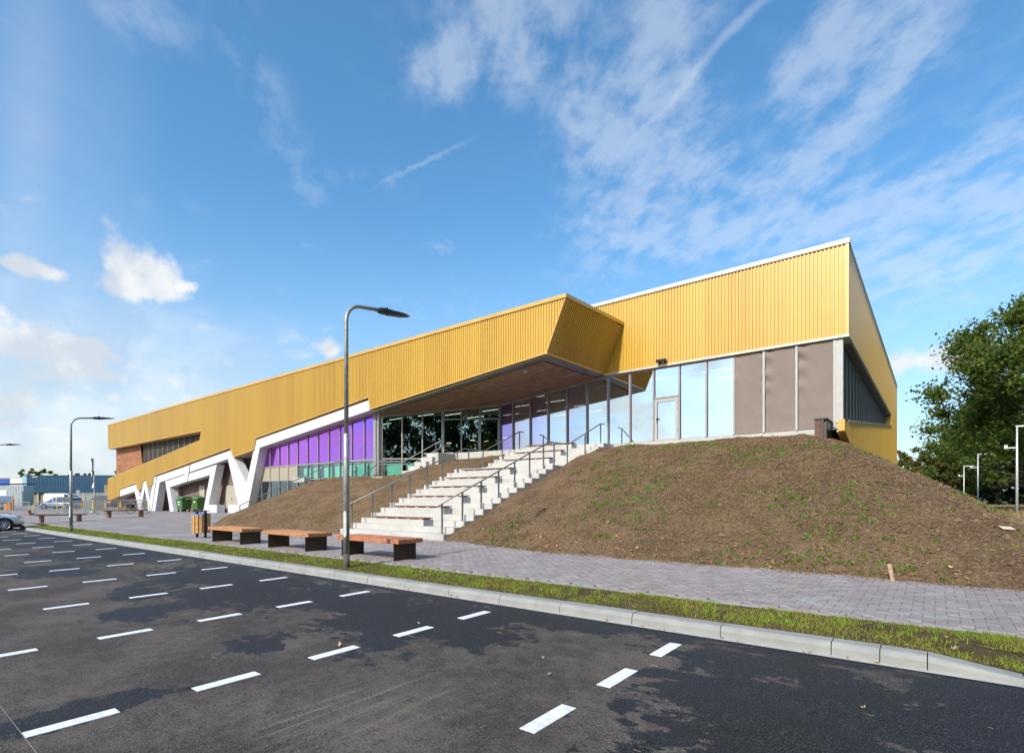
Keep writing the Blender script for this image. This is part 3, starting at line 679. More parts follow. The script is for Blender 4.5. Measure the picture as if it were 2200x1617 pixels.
# right-hand glazing
YR = 22.97
rg = empty('glazed_wall', (0, 0, 0)); rg.parent = B; rg.matrix_parent_inverse = BI
gm = [-19.05, -18.14, -16.97, -15.81, -14.64, -13.48, -12.32, -11.17, -10.0, -8.81, -7.63, -6.49, -5.33, -4.16, -2.90]
rtop = lambda x: soff(x)-.06 if x < -12.4 else 7.44
rfm = MB()
for i, (a, b_) in enumerate(zip(gm, gm[1:])):
    wdt = .035
    rfm.box(a-wdt, a+wdt, YR-.09, YR+.08, 4.1, max(rtop(a), rtop(a+.01))+.05)
    if i == 8:
        MB().xz([(a+.04, 6.1), (b_-.04, 6.1), (b_-.04, 7.44), (a+.04, 7.44)], YR, YR+.015).build('pane', 'dichroic', rg)
        dd = MB(); dd.box(a+.05, a+.17, YR-.07, YR+.02, 4.13, 6.02); dd.box(b_-.17, b_-.05, YR-.07, YR+.02, 4.13, 6.02); dd.box(a+.17, b_-.17, YR-.07, YR+.02, 5.88, 6.02); dd.box(a+.17, b_-.17, YR-.07, YR+.02, 4.13, 4.22)
        do = dd.build('glass_door', 'light_frame', rg)
        MB().box(a+.17, b_-.17, YR-.02, YR-.005, 4.22, 5.88).build('pane', 'dichroic', do)
        MB().box(a+.13, a+.155, YR-.13, YR-.07, 4.95, 5.2).build('handle', 'white_panel', do); MB().box(a+.145, a+.26, YR-.13, YR-.10, 5.1, 5.14).build('handle', 'black_metal', do)
        for hz_ in (4.5, 5.45, 5.7): MB().box(b_-.06, b_-.035, YR-.10, YR-.07, hz_, hz_+.16).build('hinge', 'steel', do)
        rfm.box(a, b_, YR-.09, YR+.06, 6.04, 6.10)
    else:
        MB().xz([(a+.04, 4.16), (b_-.04, 4.16), (b_-.04, rtop(b_)), (a+.04, rtop(a))], YR, YR+.015).build('pane', 'dichroic', rg)
    za, zb = rtop(a)-.06, rtop(b_)-.06
    rfm.xz([(a, za), (b_, zb), (b_, zb+.12), (a, za+.12)], YR-.05, YR+.05)
rfm.box(-19.05, -2.9, YR-.09, YR+.08, 4.085, 4.16)
rfm.build('window_frame', 'grey_frame', rg)
for a, b_ in zip(gm[11:], gm[12:]):                                 # drawn sun screens with creases
    nx_, nz_ = 26, 60; sc_ = MB(); ph = random.uniform(0, 9)
    for j in range(nz_+1):
        for i in range(nx_+1):
            s_, t_ = i/nx_, j/nz_; x = a+.055+(b_-a-.11)*s_; z = 4.17+3.27*t_
            e_ = math.exp(-((s_)/.22)**2)*(1 if a > -6 else .25)+.5*math.exp(-((1-s_)/.12)**2)*(a < -5.5)
            dsp = .07*e_*math.sin(z*9+s_*10*t_+ph+2*mnoise.noise((x*2, z*1.1, ph)))*(.15+t_**2)+.03*mnoise.noise((x*1.4, z*.8, ph+3))
            sc_.v.append((x, YR-.11+dsp, z))
    sc_.f = [(j*(nx_+1)+i, j*(nx_+1)+i+1, (j+1)*(nx_+1)+i+1, (j+1)*(nx_+1)+i) for j in range(nz_) for i in range(nx_)]
    sc_.build('sun_screen', 'screen', rg, smooth=True)
    MB().box(b_-.05, b_+.03, YR-.15, YR-.095, 4.16, 7.42).build('screen_rail', 'light_frame', rg)
ic = MB()                                                            # accessible symbol on the glass
ic.tube([(-11.62+.17*math.cos(t), YR-.004, 4.52+.17*math.sin(t)) for t in [R(120+i*16) for i in range(16)]], .008, 6)
ic.tube([(-11.66, YR-.004, 4.9), (-11.64, YR-.004, 4.62), (-11.46, YR-.004, 4.62), (-11.38, YR-.004, 4.42), (-11.30, YR-.004, 4.45)], .009, 6); ic.tube([(-11.65, YR-.004, 4.76), (-11.5, YR-.004, 4.76)], .008, 6); ic.lathe([(0, -.003), (.045, -.003), (.045, .003), (0, .003)], 12, (-11.66, YR-.004, 4.99), 'y')
ic.build('accessible_symbol', 'icon', rg)
cb = MB(); cb.box(-2.88, -2.64, YR-.13, YR+.12, 4.1, 7.42); bpart(cb, 'corner_column', 'light_frame')
# upper right box
YV = 22.8
G2 = [(-20, 7.50), (-2.5, 7.50), (-2.5, 10.86), (-20, 10.86)]
bpart(corrugated(G2, (0, YV, 0), (1, 0, 0), (0, 0, 1), (0, -1, 0)), 'front_cladding', 'gold', fix=False)
t2 = MB(); t2.box(-12.4, -2.44, YV-.055, YV+.3, 7.43, 7.515); bpart(t2, 'bottom_trim', 'coping')
t3 = MB(); t3.box(-20, -2.42, YV-.08, YV+.4, 10.83, 10.99); t3.box(-2.82, -2.44, YV+.4, 54.4, 10.86, 10.97); bpart(t3, 'coping', 'coping')
un = MB(); un.box(-12.3, -2.55, YV+.02, YR+.1, 7.445, 7.49); un.box(-3.1, -2.52, YR+.1, 47, 7.47, 7.56); bpart(un, 'head_soffit', 'dark_frame')
# east side
XE = -2.5
G3 = [(YV, 7.50), (46.75, 7.60), (46.75, 6.80), (YV, 4.36), (21.75, 4.28), (21.75, 3.90), (29.5, 2.2), (54.5, 2.2), (54.5, 10.86), (YV, 10.86)]
bpart(corrugated(G3, (XE, 0, 0), (0, 1, 0), (0, 0, 1), (1, 0, 0)), 'side_cladding', 'gold', fix=False)
t4 = MB()
def edgeE(a, b, x0, x1, t):
    a, b = Vector((0, a[0], a[1])), Vector((0, b[0], b[1])); d = (b-a).normalized(); n = Vector((0, d.z, -d.y))*t*.5
    t4.prism([a+n+Vector((x0, 0, 0)), b+n+Vector((x0, 0, 0)), b-n+Vector((x0, 0, 0)), a-n+Vector((x0, 0, 0))], (x1-x0, 0, 0))
for i in (0, 2): edgeE(G3[i], G3[i+1], XE-.35, XE+.05, .07)
bpart(t4, 'window_trim', 'coping')
bpart(MB().box(XE-.16, XE+.045, 21.70, 21.78, 3.9, 4.3), 'gold_end_cap', 'gold_trim')
t4 = MB(); edgeE(G3[1], G3[2], XE-.35, XE+.05, .07); bpart(t4, 'gold_edge', 'gold_trim'); t4 = MB(); edgeE(G3[5], G3[6], XE-.20, XE+.045, .05); edgeE(G3[3], G3[4], XE-.16, XE+.04, .05)
bpart(t4, 'gold_edge', 'gold_trim')
bpart(MB().box(XE-.02, XE+.05, YV-.045, YV+.02, 7.5, 10.85), 'corner_trim', 'gold_trim')
sw = empty('side_window', (0, 0, 0)); sw.parent = B; sw.matrix_parent_inverse = BI
em = [23.05, 24.2, 25.35, 26.5, 27.65, 28.8, 29.9, 30.9, 31.95, 32.9, 33.85, 34.8, 35.8, 36.75, 37.7, 38.7, 39.7, 40.75, 41.75, 42.8, 44.0, 45.3, 46.7]
ez = lambda y: 4.36+(y-YV)*(2.44/(46.75-YV))
sm = MB()
for a, b_ in zip(em, em[1:]):
    MB().prism([(XE-.30, a+.03, ez(a)+.04), (XE-.30, b_-.03, ez(b_)+.04), (XE-.30, b_-.03, 7.5), (XE-.30, a+.03, 7.5)], (-.03, 0, 0)).build('pane', 'dark_screen', sw)
for a in em: MB().box(XE-.32, XE-.285, a-.02, a+.02, ez(a), 7.5).build('mullion', 'light_frame', sw)
# canopy side, leaning out
cF, cB_ = Vector((-12.62, YG, 7.57)), Vector((-12.42, YV, 7.52)); tF, tB = Vector((-11.68, YG, 9.66)), Vector((-11.45, YV, 9.66))
U_ = (cB_-cF).normalized(); V_ = (tF-cF).normalized(); N_ = U_.cross(V_).normalized()
if N_.x < 0: N_ = -N_
Lc = (cB_-cF).length; Hc = (tF-cF).length
bpart(corrugated([(0, 0), (Lc+.05, 0), (Lc+.05, Hc), (0, Hc)], cF, U_, V_, N_), 'canopy_side', 'gold', fix=False)
tc_ = MB(); tc_.prism([tF+Vector((.06, -.07, -.02)), tB+Vector((.06, 0, -.02)), tB+Vector((-.35, 0, -.02)), tF+Vector((-.35, -.07, -.02))], (0, 0, .165)); bpart(tc_, 'canopy_coping', 'gold')
tb_ = MB(); tb_.prism([cF+Vector((.045, -.05, -.05)), cB_+Vector((.045, 0, -.05)), cB_+Vector((-.02, 0, -.05)), cF+Vector((-.02, -.05, -.05))], (0, 0, .07)); bpart(tb_, 'canopy_edge', 'gold_trim')
# soffit: bronze border, timber slats, recessed lamps, dome camera
sp = lambda x, y, dz_=0: Vector((x, y, soff(x)+dz_))
so2 = MB(); so2.prism([sp(-24.5, 18.25), sp(-12.6, 18.25), sp(-12.42, 22.9), sp(-19.05, 22.93), sp(-24.6, 19.2)], (0, 0, .06)); bpart(so2, 'canopy_soffit', 'bronze')
sl = MB(); y = 18.72; 
while y < 22.85:
    xl = max(-24.1+(y-18.7)*.0, -24.6+(y-19.2)*1.49)+.12; xr = -13.15+(y-18.25)*.04; x = xl-random.uniform(0, 1.5)
    while x < xr:
        l = random.uniform(2.2, 3.6); a, b_ = max(x, xl), min(x+l-.006, xr)
        if b_ > a+.05: sl.prism([sp(a, y, -.035), sp(b_, y, -.035), sp(b_, y+.078, -.035), sp(a, y+.078, -.035)], (0, 0, .035))
        x += l
    y += .1
bpart(sl, 'soffit_slats', 'timber_soffit')
lm = MB()
for x, y in ((-13.9, 19.6), (-13.4, 21.3), (-16.6, 20.6), (-17.2, 19.4), (-20.3, 20.0), (-15.6, 22.0)): lm.prism([sp(x-.55, y, -.042), sp(x+.55, y, -.042), sp(x+.55, y+.06, -.042), sp(x-.55, y+.06, -.042)], (0, 0, .007))
bpart(lm, 'recessed_lamp', 'grey_frame')
dcm = MB(); c_ = sp(-14.3, 18.95, -.035); dcm.lathe([(0, 0), (.11, 0), (.11, -.06), (.085, -.07), (.08, -.11), (.05, -.15), (0, -.17)], 14, c_); bpart(dcm, 'dome_camera', 'light_frame')
fl_ = MB(); fl_.box(-9.72, -9.28, YV-.30, YV-.12, 7.60, 7.70); fl_.box(-9.66, -9.6, YV-.14, YV-.02, 7.56, 7.64); fl_.box(-9.4, -9.34, YV-.14, YV-.02, 7.56, 7.64); bpart(fl_, 'flood_lamp', 'black_metal')
# terrace slab edge, floor and interior
ts = MB(); ts.box(-11.78, -3.4, 22.45, YR-.1, 3.7, 4.08); ts.prism([(-21.6, 20.95, 3.7), (-17.22, 21.5, 3.7), (-17.22, 22.9, 3.7), (-19.05, 22.85, 3.7), (-21.7, 21.05, 3.7)], (0, 0, .37)); ts.box(-17.2, -11.8, 21.97, YR-.1, 3.6, 4.07)
bpart(ts, 'terrace_slab', 'concrete', bevel=.01)
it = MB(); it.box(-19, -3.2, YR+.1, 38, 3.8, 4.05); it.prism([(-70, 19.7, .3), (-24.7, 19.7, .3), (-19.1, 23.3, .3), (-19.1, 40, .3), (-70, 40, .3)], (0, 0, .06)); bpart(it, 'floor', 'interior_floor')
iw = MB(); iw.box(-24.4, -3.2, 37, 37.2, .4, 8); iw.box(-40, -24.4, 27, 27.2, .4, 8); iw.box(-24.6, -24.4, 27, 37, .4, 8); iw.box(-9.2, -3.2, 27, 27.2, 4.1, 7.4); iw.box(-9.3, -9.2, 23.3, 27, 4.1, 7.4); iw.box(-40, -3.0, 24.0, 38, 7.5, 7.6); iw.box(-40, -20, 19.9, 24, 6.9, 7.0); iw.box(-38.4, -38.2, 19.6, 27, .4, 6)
bpart(iw, 'inner_wall', 'interior')
for x0, x1, za, zb in ((-33.9, -33.2, 2.9, 4.9), (-32.6, -31.9, 2.9, 5.0), (-31.3, -30.5, 2.9, 5.0), (-29.0, -28.5, 2.9, 5.1), (-27.6, -26.9, 2.9, 5.0), (-26.3, -26.0, 2.9, 5.2)):
    bpart(MB().box(x0, x1, 20.4, 20.5, za, zb), 'sunlit_wall_panel', 'label_white')  # added pale panels stand in for sunlit inner walls
for x in (-17.6, -15.2, -12.0, -9.9, -8.0): bpart(MB().box(x, x+.16, 24.0, 24.2, 4.05, 7.45), 'inner_column', 'light_frame')
yb_ = MB(); yb_.box(-22.9, -20.6, 24.2, 24.4, 4.0, 5.0); bpart(yb_, 'reception_desk', 'yellow')
lt = MB()
for y in (24.6, 26.4, 28.6, 31):
    x = -23.5 if y > 26 else -18.6
    while x < -4:
        if not (-17.2 < x < -13.2): lt.box(x, x+1.35, y, y+.06, 7.32, 7.36)
        x += 2.55
for x, y in ((-24.4, 21.6), (-22.9, 22.4), (-22.6, 24.0), (-27, 21.5), (-29.4, 22.5)): lt.box(x, x+1.3, y, y+.06, 6.5, 6.54)
bpart(lt, 'ceiling_light', 'strip_light')
pn = MB()
for x, y, z in ((-27.4, 23, 4.6), (-26.3, 24, 4.5), (-25.2, 25, 5.2), (-24, 26, 5.4), (-23.2, 26.5, 5.3), (-22, 27, 5.5), (-29, 22, 4.9), (-31, 23, 5.1)): pn.lathe([(0, .06), (.16, .05), (.17, 0), (0, -.01)], 12, (x, y, z))
bpart(pn, 'pendant_lamp', 'pendant_light')
# brick pier and basement wall at the corner
bp = empty('brick_pier', (0, 0, 0)); bp.parent = B; bp.matrix_parent_inverse = BI
MB().box(-3.345, -3.075, 21.52, 22.5, 2.6, 4.31).build('mortar_core', 'mortar', bp)
for r_ in range(22):
    z = 2.75+r_*.071; off_ = .11 if r_ % 2 else 0
    for x0, x1 in (((-3.35, -3.135), (-3.125, -3.07)) if r_ % 2 else ((-3.35, -3.245), (-3.235, -3.07))):
        MB().box(x0, x1, 21.505+random.uniform(-.003, .003), 21.6, z, z+.061).build('brick', 'brick_red', bp)
bw2 = MB(); bw2.box(-3.07, -3.0, 21.6, 50, .4, 4.31); bpart(bw2, 'basement_wall', 'dark_frame')  # side of the brick wall, its shade put into the dark colour
MB().prism([(-3.38, 21.47, 4.33), (-2.95, 21.47, 4.33), (-2.95, 23, 4.33), (-3.38, 22.7, 4.33)], (0, 0, .05)).build('coping_slab', 'dark_frame', bp)

# ------------------------------------------------------------------ steps, seats, handrails
S = empty('concrete_stair', (-14.5, 11.45, .23), label='broad pale concrete stair climbing the soil mound to the terrace', cat='stairs')
SI = Matrix.Translation((14.5, -11.45, -.23))
RI, GO = .1877, .457
tread = [(11.45+GO*k, .43+RI*k+(.0 if k else 0)) for k in range(14)]
up2 = [(19.23+GO*k, 3.07+.2*k) for k in range(6)]
def step(y0, y1, z):
    xs = [-17.2, -14.5-random.uniform(-.6, .6), -11.8]
    for a, b_ in zip(xs, xs[1:]):
        o = MB().box(a+.002, b_-.002, y0, y1, z-.55, z).build('step', 'concrete', None, bevel=.008); o.parent = S; o.matrix_parent_inverse = SI
for i, (y, z) in enumerate(tread): step(y, (tread[i+1][0] if i < 13 else 19.23)+.25, z)
for i, (y, z) in enumerate(up2[:5]): step(y, up2[i+1][0]+.25, z)
step(up2[5][0], 21.96, 4.07)
for i, (y, z) in enumerate(tread+up2):
    so_ = MB().box(-11.797, -11.775, y+.01, y+GO, z-.56, z-.006).build('shaded_step_end', 'shaded_step_end', None); so_.parent = S; so_.matrix_parent_inverse = SI  # thin darker slabs paint the shade on the right ends of the steps
seat_at = [tread[k] for k in (1, 3, 5, 7, 9, 11)]+[up2[k] for k in (0, 2, 4)]
words = ['lowest timber topped concrete seat, two steps above the paving', 'second timber topped concrete seat counting up from the paving', 'third timber topped concrete seat counting up from the paving', 'fourth timber topped concrete seat counting up from the paving',
         'fifth timber topped concrete seat counting up from the paving', 'sixth timber topped seat, the last one below the landing', 'timber topped concrete seat just above the stair landing', 'timber topped concrete seat second above the stair landing', 'topmost timber topped concrete seat, nearest the glass wall']
seat0 = None
for (y, z), lab in zip(seat_at, words):
    if seat0 is None:
        seat0 = empty('stair_seat', (0, 0, 0)); 
        MB().box(-1.33, 1.33, 0, .42, 0, .215).build('seat_block', 'concrete', seat0, bevel=.008)
        MB().box(1.331, 1.34, .005, .415, .004, .21).build('shaded_block_end', 'shaded_step_end', seat0)  # darker slab paints the shade on the right end of the block
        for k in range(4): MB().box(-1.33, 1.36, -.02+k*.108, .078+k*.108, .245, .28).build('slat', 'seat_wood', seat0, bevel=.004)
        for k in range(5): MB().box(-1.2+k*.6-.04, -1.2+k*.6+.04, 0, .40, .2155, .244).build('bearer', 'concrete', seat0)
        o = seat0
    else: o = copy_tree(seat0)
    o.location = (-14.56, y+.03, z+.001); tag(o, lab, 'seat', 'timber topped seats on the stair')
def rail_thing(name, label, pts, posts, loc, h=.9, second=False):
    L = Vector(loc); o = empty(name, loc, label=label, cat='handrail', group='steel handrails')
    q = MB().tube([Vector(p)-L for p in pts], .026, 10); q.build('rail', 'steel', o, smooth=True)
    for x, y, z0, z1 in posts:
        p = MB().box(x-.022, x+.022, y-.022, y+.022, z0, z1-.02); p.box(x-.075, x+.075, y-.05, y+.05, z0, z0+.012)
        p.v = [tuple(Vector(v)-L) for v in p.v]; p.build('post', 'steel', o)
    return o
for X_, lab in ((-12.15, 'right steel handrail of the stair, nearest the long soil slope'), (-16.9, 'left steel handrail of the stair, on the lamp post side')):
    lo = [11.75+.925*k for k in range(7)]; zl = lambda y: 1.29+(y-11.55)*.4095
    posts = [(X_, y, float(.43+RI*int((y-11.45)/GO)), zl(y)) for y in lo]+[(X_, 18.05, 2.872, 3.80), (X_, 19.05, 2.872, 3.80), (X_, 20.5, 3.47, 4.38), (X_, 21.9, 4.07, 5.0)]
    rail_thing('handrail', lab, [(X_, 11.5, 1.27), (X_, 17.72, zl(17.72)), (X_, 17.9, 3.82), (X_, 19.1, 3.82), (X_, 19.25, 3.88), (X_, 21.85, 4.99), (X_, 21.95, 5.02), (X_, 22.25, 5.02)], posts, (X_, 11.5, .43))
for dy_, lab, sh in ((0, 'long steel handrail of the side stair beside the purple glass', 0), (1.3, 'rear steel handrail of the side stair against the mint panels', 1)):
    pts = [(-36.5, 16.6+dy_, 1.11), (-26.2, 17.2+dy_*.8, 3.6), (-22.6, 19.0+dy_*.35, 3.56), (-21.35, 20.2+dy_*.2, 4.57), (-21.0, 20.5+dy_*.2, 4.57)]
    if sh: pts = [(-25.9, 18.2, 2.5), (-24.3, 18.5, 3.45), (-22.4, 19.4, 3.42), (-21.2, 20.5, 4.42), (-20.9, 20.75, 4.42)]
    posts = []
    for a, b_ in zip(pts, pts[1:]):
        n_ = max(1, int((Vector(a)-Vector(b_)).length/1.35))
        for k in range(n_):
            p = Vector(a).lerp(Vector(b_), k/n_)
            if k or a == pts[0]: posts.append((p.x, p.y, p.z-.92, p.z))
    posts.append((pts[-2][0], pts[-2][1], 3.6, pts[-2][2]))
    rail_thing('handrail', lab, pts, posts, (pts[0][0], pts[0][1], pts[0][2]-.9))
ss = empty('side_stair', (-31, 17.3, .4), label='narrow concrete stair hidden behind the mound, its top steps by the entrance', cat='stairs')
for k in range(14):
    x = -36.2+k*.72; o = MB().box(x, x+.75, 17.0+k*.035, 18.3+k*.035, .2, .55+k*.155); o.v = [(v[0]+31, v[1]-17.3, v[2]-.4) for v in o.v]; o.build('step', 'concrete', ss)
o = MB().box(-26.1, -22.6, 17.6, 18.7, 2.2, 2.7); o.v = [(v[0]+31, v[1]-17.3, v[2]-.4) for v in o.v]; o.build('landing', 'concrete', ss)
for k in range(6):
    a = Vector((-22.7+k*.22, 18.9+k*.24, 2.6+k*.24)); o = MB().box(a.x, a.x+.9, a.y-.35, a.y+.9, 2.0, a.z+.2); o.v = [(v[0]+31, v[1]-17.3, v[2]-.4) for v in o.v]; o.build('step', 'concrete', ss)

# ------------------------------------------------------------------ benches, bin
def bench(cx, wood, lab):
    z0 = fz(cx, 7.5); o = empty('park_bench', (cx, 7.5, z0), label=lab, cat='bench', group='timber benches along the path')
    for k in range(6): MB().box(-1.13, 1.13, -.345+k*.116, -.345+k*.116+.098, .375, .47).build('plank', wood, o, bevel=.006)
    for s_ in (-1, 1):
        MB().box(s_*.93-.012-(.0), s_*.93+.012, -.30, .30, 0, .372).build('leg', 'corten', o)
    b = MB()
    for s_ in (-.95, 0, .95): b.lathe([(0, -.350), (.014, -.350), (.016, -.345)], 8, (s_, 0, .425), 'y')
    b.box(.97, 1.05, -.349, -.345, .418, .43); b.build('bolt', 'steel', o)
bench(-9.82, 'bench_wood_red', 'reddish timber bench behind the near lamp post, before the stair')
bench(-13.25, 'bench_wood', 'orange timber bench between the other two benches by the path')
bench(-16.75, 'bench_wood', 'orange timber bench closest to the wooden litter bin')
def pbench(px0, px1, X_, lab):
    a, b_ = onX(px0, 1100, X_), onX(px1, 1100, X_); c = (a+b_)/2; L = (b_-a).length
    z0 = fz(X_, c.y); o = empty('plaza_bench', (X_, c.y, z0), label=lab, cat='bench', group='brown benches on the plaza')
    for k in range(3): MB().box(-.24+k*.165, -.24+k*.165+.15, -L/2, L/2, .40, .47).build('plank', 'bench_brown', o, bevel=.006)
    for s_ in (-1, 1): MB().box(-.2, .2, s_*L*.36-.08, s_*L*.36+.08, 0, .398).build('leg', 'bench_brown', o)
pbench(73, 185, -39.2, 'long brown plaza bench nearest the silver car, behind the second lamp post')
pbench(220, 316, -40.6, 'long brown plaza bench in front of the bicycle')
bx, by = -19.93, 7.75; bz = fz(bx, by)
o = empty('litter_bin', (bx, by, bz), R(92), label='round litter bin clad in pale timber slats on two black posts', cat='bin')
for k in range(14):
    a = 2*PI*k/14; m_ = Matrix.Rotation(a, 4, 'Z')
    MB().box(-.048, .048, -.285, -.262, .17, .80, m_).build('slat', 'bin_wood', o, bevel=.004)
MB().lathe([(0, .19), (.25, .19), (.25, .775), (.24, .775)], 20).build('liner', 'black_metal', o, smooth=False)
for s_ in (-1, 1): MB().box(-.035, .035, s_*.315-.03, s_*.315+.03, 0, .93).build('post', 'black_metal', o)
MB().lathe([(0, .955), (.26, .94), (.27, .925), (.25, .915), (0, .915)], 24).build('lid', 'black_metal', o)
bgm = MB(); bgm.lathe([(.27, .79), (.285, .80), (.27, .825), (.22, .82), (.2, .78)], 18); 
bgm.v = [(v[0]*(1+.06*math.sin(i*2.1)), v[1]*(1+.06*math.cos(i*1.7)), v[2]+.015*math.sin(i*3.3)) for i, v in enumerate(bgm.v)]; bgm.build('bin_bag', 'blue_bag', o)

# ------------------------------------------------------------------ lamp posts
def lamp(x, y, lab, up=0.):
    z0 = float(z_lot(x, y))+.1; o = empty('street_lamp', (x, y, z0), label=lab, cat='street lamp', group='grey lamp posts along the parking verge')
    MB().tube([(0, 0, -.1), (0, 0, .30)], .0635, 16).build('pole_base', 'galv_base', o, smooth=True)
    MB().tube([(0, 0, .30), (0, 0, 2.62), (0, 0, 2.63)], [.062, .058, .05], 16).build('pole', 'galv', o, smooth=True)
    zb_ = 4.72+up; pts = [(0, 0, 2.60), (0, 0, zb_)]
    for k in range(1, 9):
        a = PI/2*k/8*.93; pts.append((0, .36-.36*math.cos(a), zb_+.36*math.sin(a)))
    ly, lz = pts[-1][1], pts[-1][2]; pts.append((0, ly+.50, lz+.065))
    MB().tube(pts, [.044]+[.037]*(len(pts)-1), 14).build('arm', 'galv', o, smooth=True)
    ey, ezz = pts[-1][1]-.06, pts[-1][2]; T_ = Matrix.Translation((0, ey, ezz)) @ Matrix.Rotation(R(5), 4, 'X')
    h = MB(); secs = [(0, .05, .035, -.05), (.05, .085, .05, -.06), (.30, .10, .048, -.06), (.45, .12, .035, -.045), (.62, .12, .02, -.035), (.80, .06, .0, -.012)]
    vs = []
    for t_, hw_, zt, zb in secs: vs += [(-hw_, t_, zb*.6), (-hw_*.7, t_, zb), (hw_*.7, t_, zb), (hw_, t_, zb*.6), (hw_, t_, zt*.5), (hw_*.5, t_, zt), (-hw_*.5, t_, zt), (-hw_, t_, zt*.5)]
    fs = [(i*8+k, i*8+(k+1) % 8, (i+1)*8+(k+1) % 8, (i+1)*8+k) for i in range(5) for k in range(8)]+[tuple(range(8)), tuple(40+k for k in range(8))]
    h.add([T_ @ Vector(v) for v in vs], fs); hd = h.build('lamp_head', 'lamp_head', o, smooth=False)
    k = MB(); k.lathe([(0, .085), (.028, .085), (.032, .05)], 10, (0, .22, 0)); k.lathe([(.02, -.06), (.02, -.08), (0, -.08)], 10, (0, .22, 0)); k.v = [tuple(T_ @ Vector(v)) for v in k.v]; k.build('sensor', 'lamp_head', hd)
    htc = MB(); 
    prof = [(-.028, .62), (.028, .62), (.028, 1.18), (.0, 1.22), (-.028, 1.18)]
    htc.prism([(a, -.0605-.004*(1-abs(a)/.028), z) for a, z in [(-.03, .66), (-.015, .63), (.015, .63), (.03, .66), (.03, 1.10), (.015, 1.13), (-.015, 1.13), (-.03, 1.10)]], (0, .03, 0)); ho = htc.build('hatch', 'galv_light', o); ho.rotation_euler = (0, 0, R(28))
    return o
lamp(-8.96, 6.1, 'nearest grey lamp post with a curved arm, rising in front of the stair', .11)
lamp(-28.96, 6.1, 'second grey lamp post, beside the silver car and plaza bench', -.16)
lamp(-48.96, 6.1, 'far lamp post whose dark head peeks in at the left edge')
def tall_lamp(px, d, H_, lab):
    p = far(px, d, .2); o = empty('road_lamp', p, label=lab, cat='street lamp', group='pale lamp posts along the road')
    b = MB().tube([(0, 0, -.3), (0, 0, H_)], [.095, .055], 10); b.build('pole', 'galv_light', o, smooth=True)
    MB().box(-.08, 1.3, -.07, .07, H_-.06, H_+.05).build('lamp_head', 'galv_light', o)
    b = MB(); b.box(-.62, 0, -.035, .035, H_-1.65, H_-1.56); b.box(-.72, -.52, -.06, .06, H_-1.66, H_-1.38); b.build('side_lamp', 'galv_light', o)
    return o
tall_lamp(2185, 40, 6.8, 'largest pale road lamp, at the foot of the soil mound')
lp2 = tall_lamp(2101, 64.8, 6.8, 'pale road lamp with a blue round sign on its pole')
MB().lathe([(0, -.14), (.3, -.14), (.3, -.12), (0, -.12)], 16, (0, 0, 1.05), 'y').build('round_sign', 'sign_blue', lp2)
tall_lamp(2071, 88, 6.8, 'third pale road lamp from the right along the road'); tall_lamp(2054, 112, 6.2, 'smallest and farthest pale road lamp along the road')

# ------------------------------------------------------------------ plaza furniture far left
def barrier(p0, p1, lab):
    p0, p1 = Vector(p0), Vector(p1); c = (p0+p1)/2; d = p1-p0; L = d.length; z0 = fz(c.x, c.y)
    o = empty('crowd_barrier', (c.x, c.y, z0), math.atan2(d.y, d.x), label=lab, cat='barrier', group='steel crowd barriers on the plaza')
    h = L/2; fr = MB(); ps = [(-h, 0, .12), (-h, 0, .95)]+[(-h+.12-.12*math.cos(a), 0, .95+.12*math.sin(a)) for a in (R(30), R(60), R(90))]
    ps = ps+[(-q[0], 0, q[2]) for q in ps[::-1]]
    fr.tube(ps, .021, 8); fr.tube([(-h, 0, .2), (h, 0, .2)], .017, 6); fr.build('frame', 'galv', o)
    b = MB(); n = int(L/.115)
    for k in range(1, n): x = -h+L*k/n; b.tube([(x, 0, .2), (x, 0, 1.06)], .007, 5, False)
    b.build('bars', 'galv', o)
    for s_ in (-1, 1):
        f = MB(); 
        for t_ in (-1, 1): f.tube([(s_*h*.92, 0, .22), (s_*h*.92+.03*t_, .16*t_, .10), (s_*h*.92, .36*t_, .0)], .016, 6)
        f.build('foot', 'galv', o)
        MB().tube([(s_*h, 0, .42), (s_*h, 0, .88)], .028, 8).build('yellow_sleeve', 'yellow', o)
Bp = lambda px, d: far(px, d)
barrier(Bp(-38, 43), Bp(13, 45), 'crowd barrier cut by the left edge of the photo')
barrier(Bp(13, 45), Bp(63, 44), 'crowd barrier behind the silver car bonnet'); barrier(Bp(72, 42), Bp(123, 41), 'crowd barrier standing over the blue estate car')
barrier(Bp(136, 41), Bp(176, 46), 'crowd barrier crossing behind the second lamp post'); barrier(Bp(180, 46), Bp(199, 41), 'sharply turned crowd barrier just right of the second lamp post')
barrier(Bp(200, 41), Bp(229, 48), 'crowd barrier in front of the dark red car'); barrier(Bp(226, 41), Bp(258, 44), 'crowd barrier left of the bicycle'); barrier(Bp(259, 43), Bp(317, 40), 'crowd barrier the bicycle leans behind')
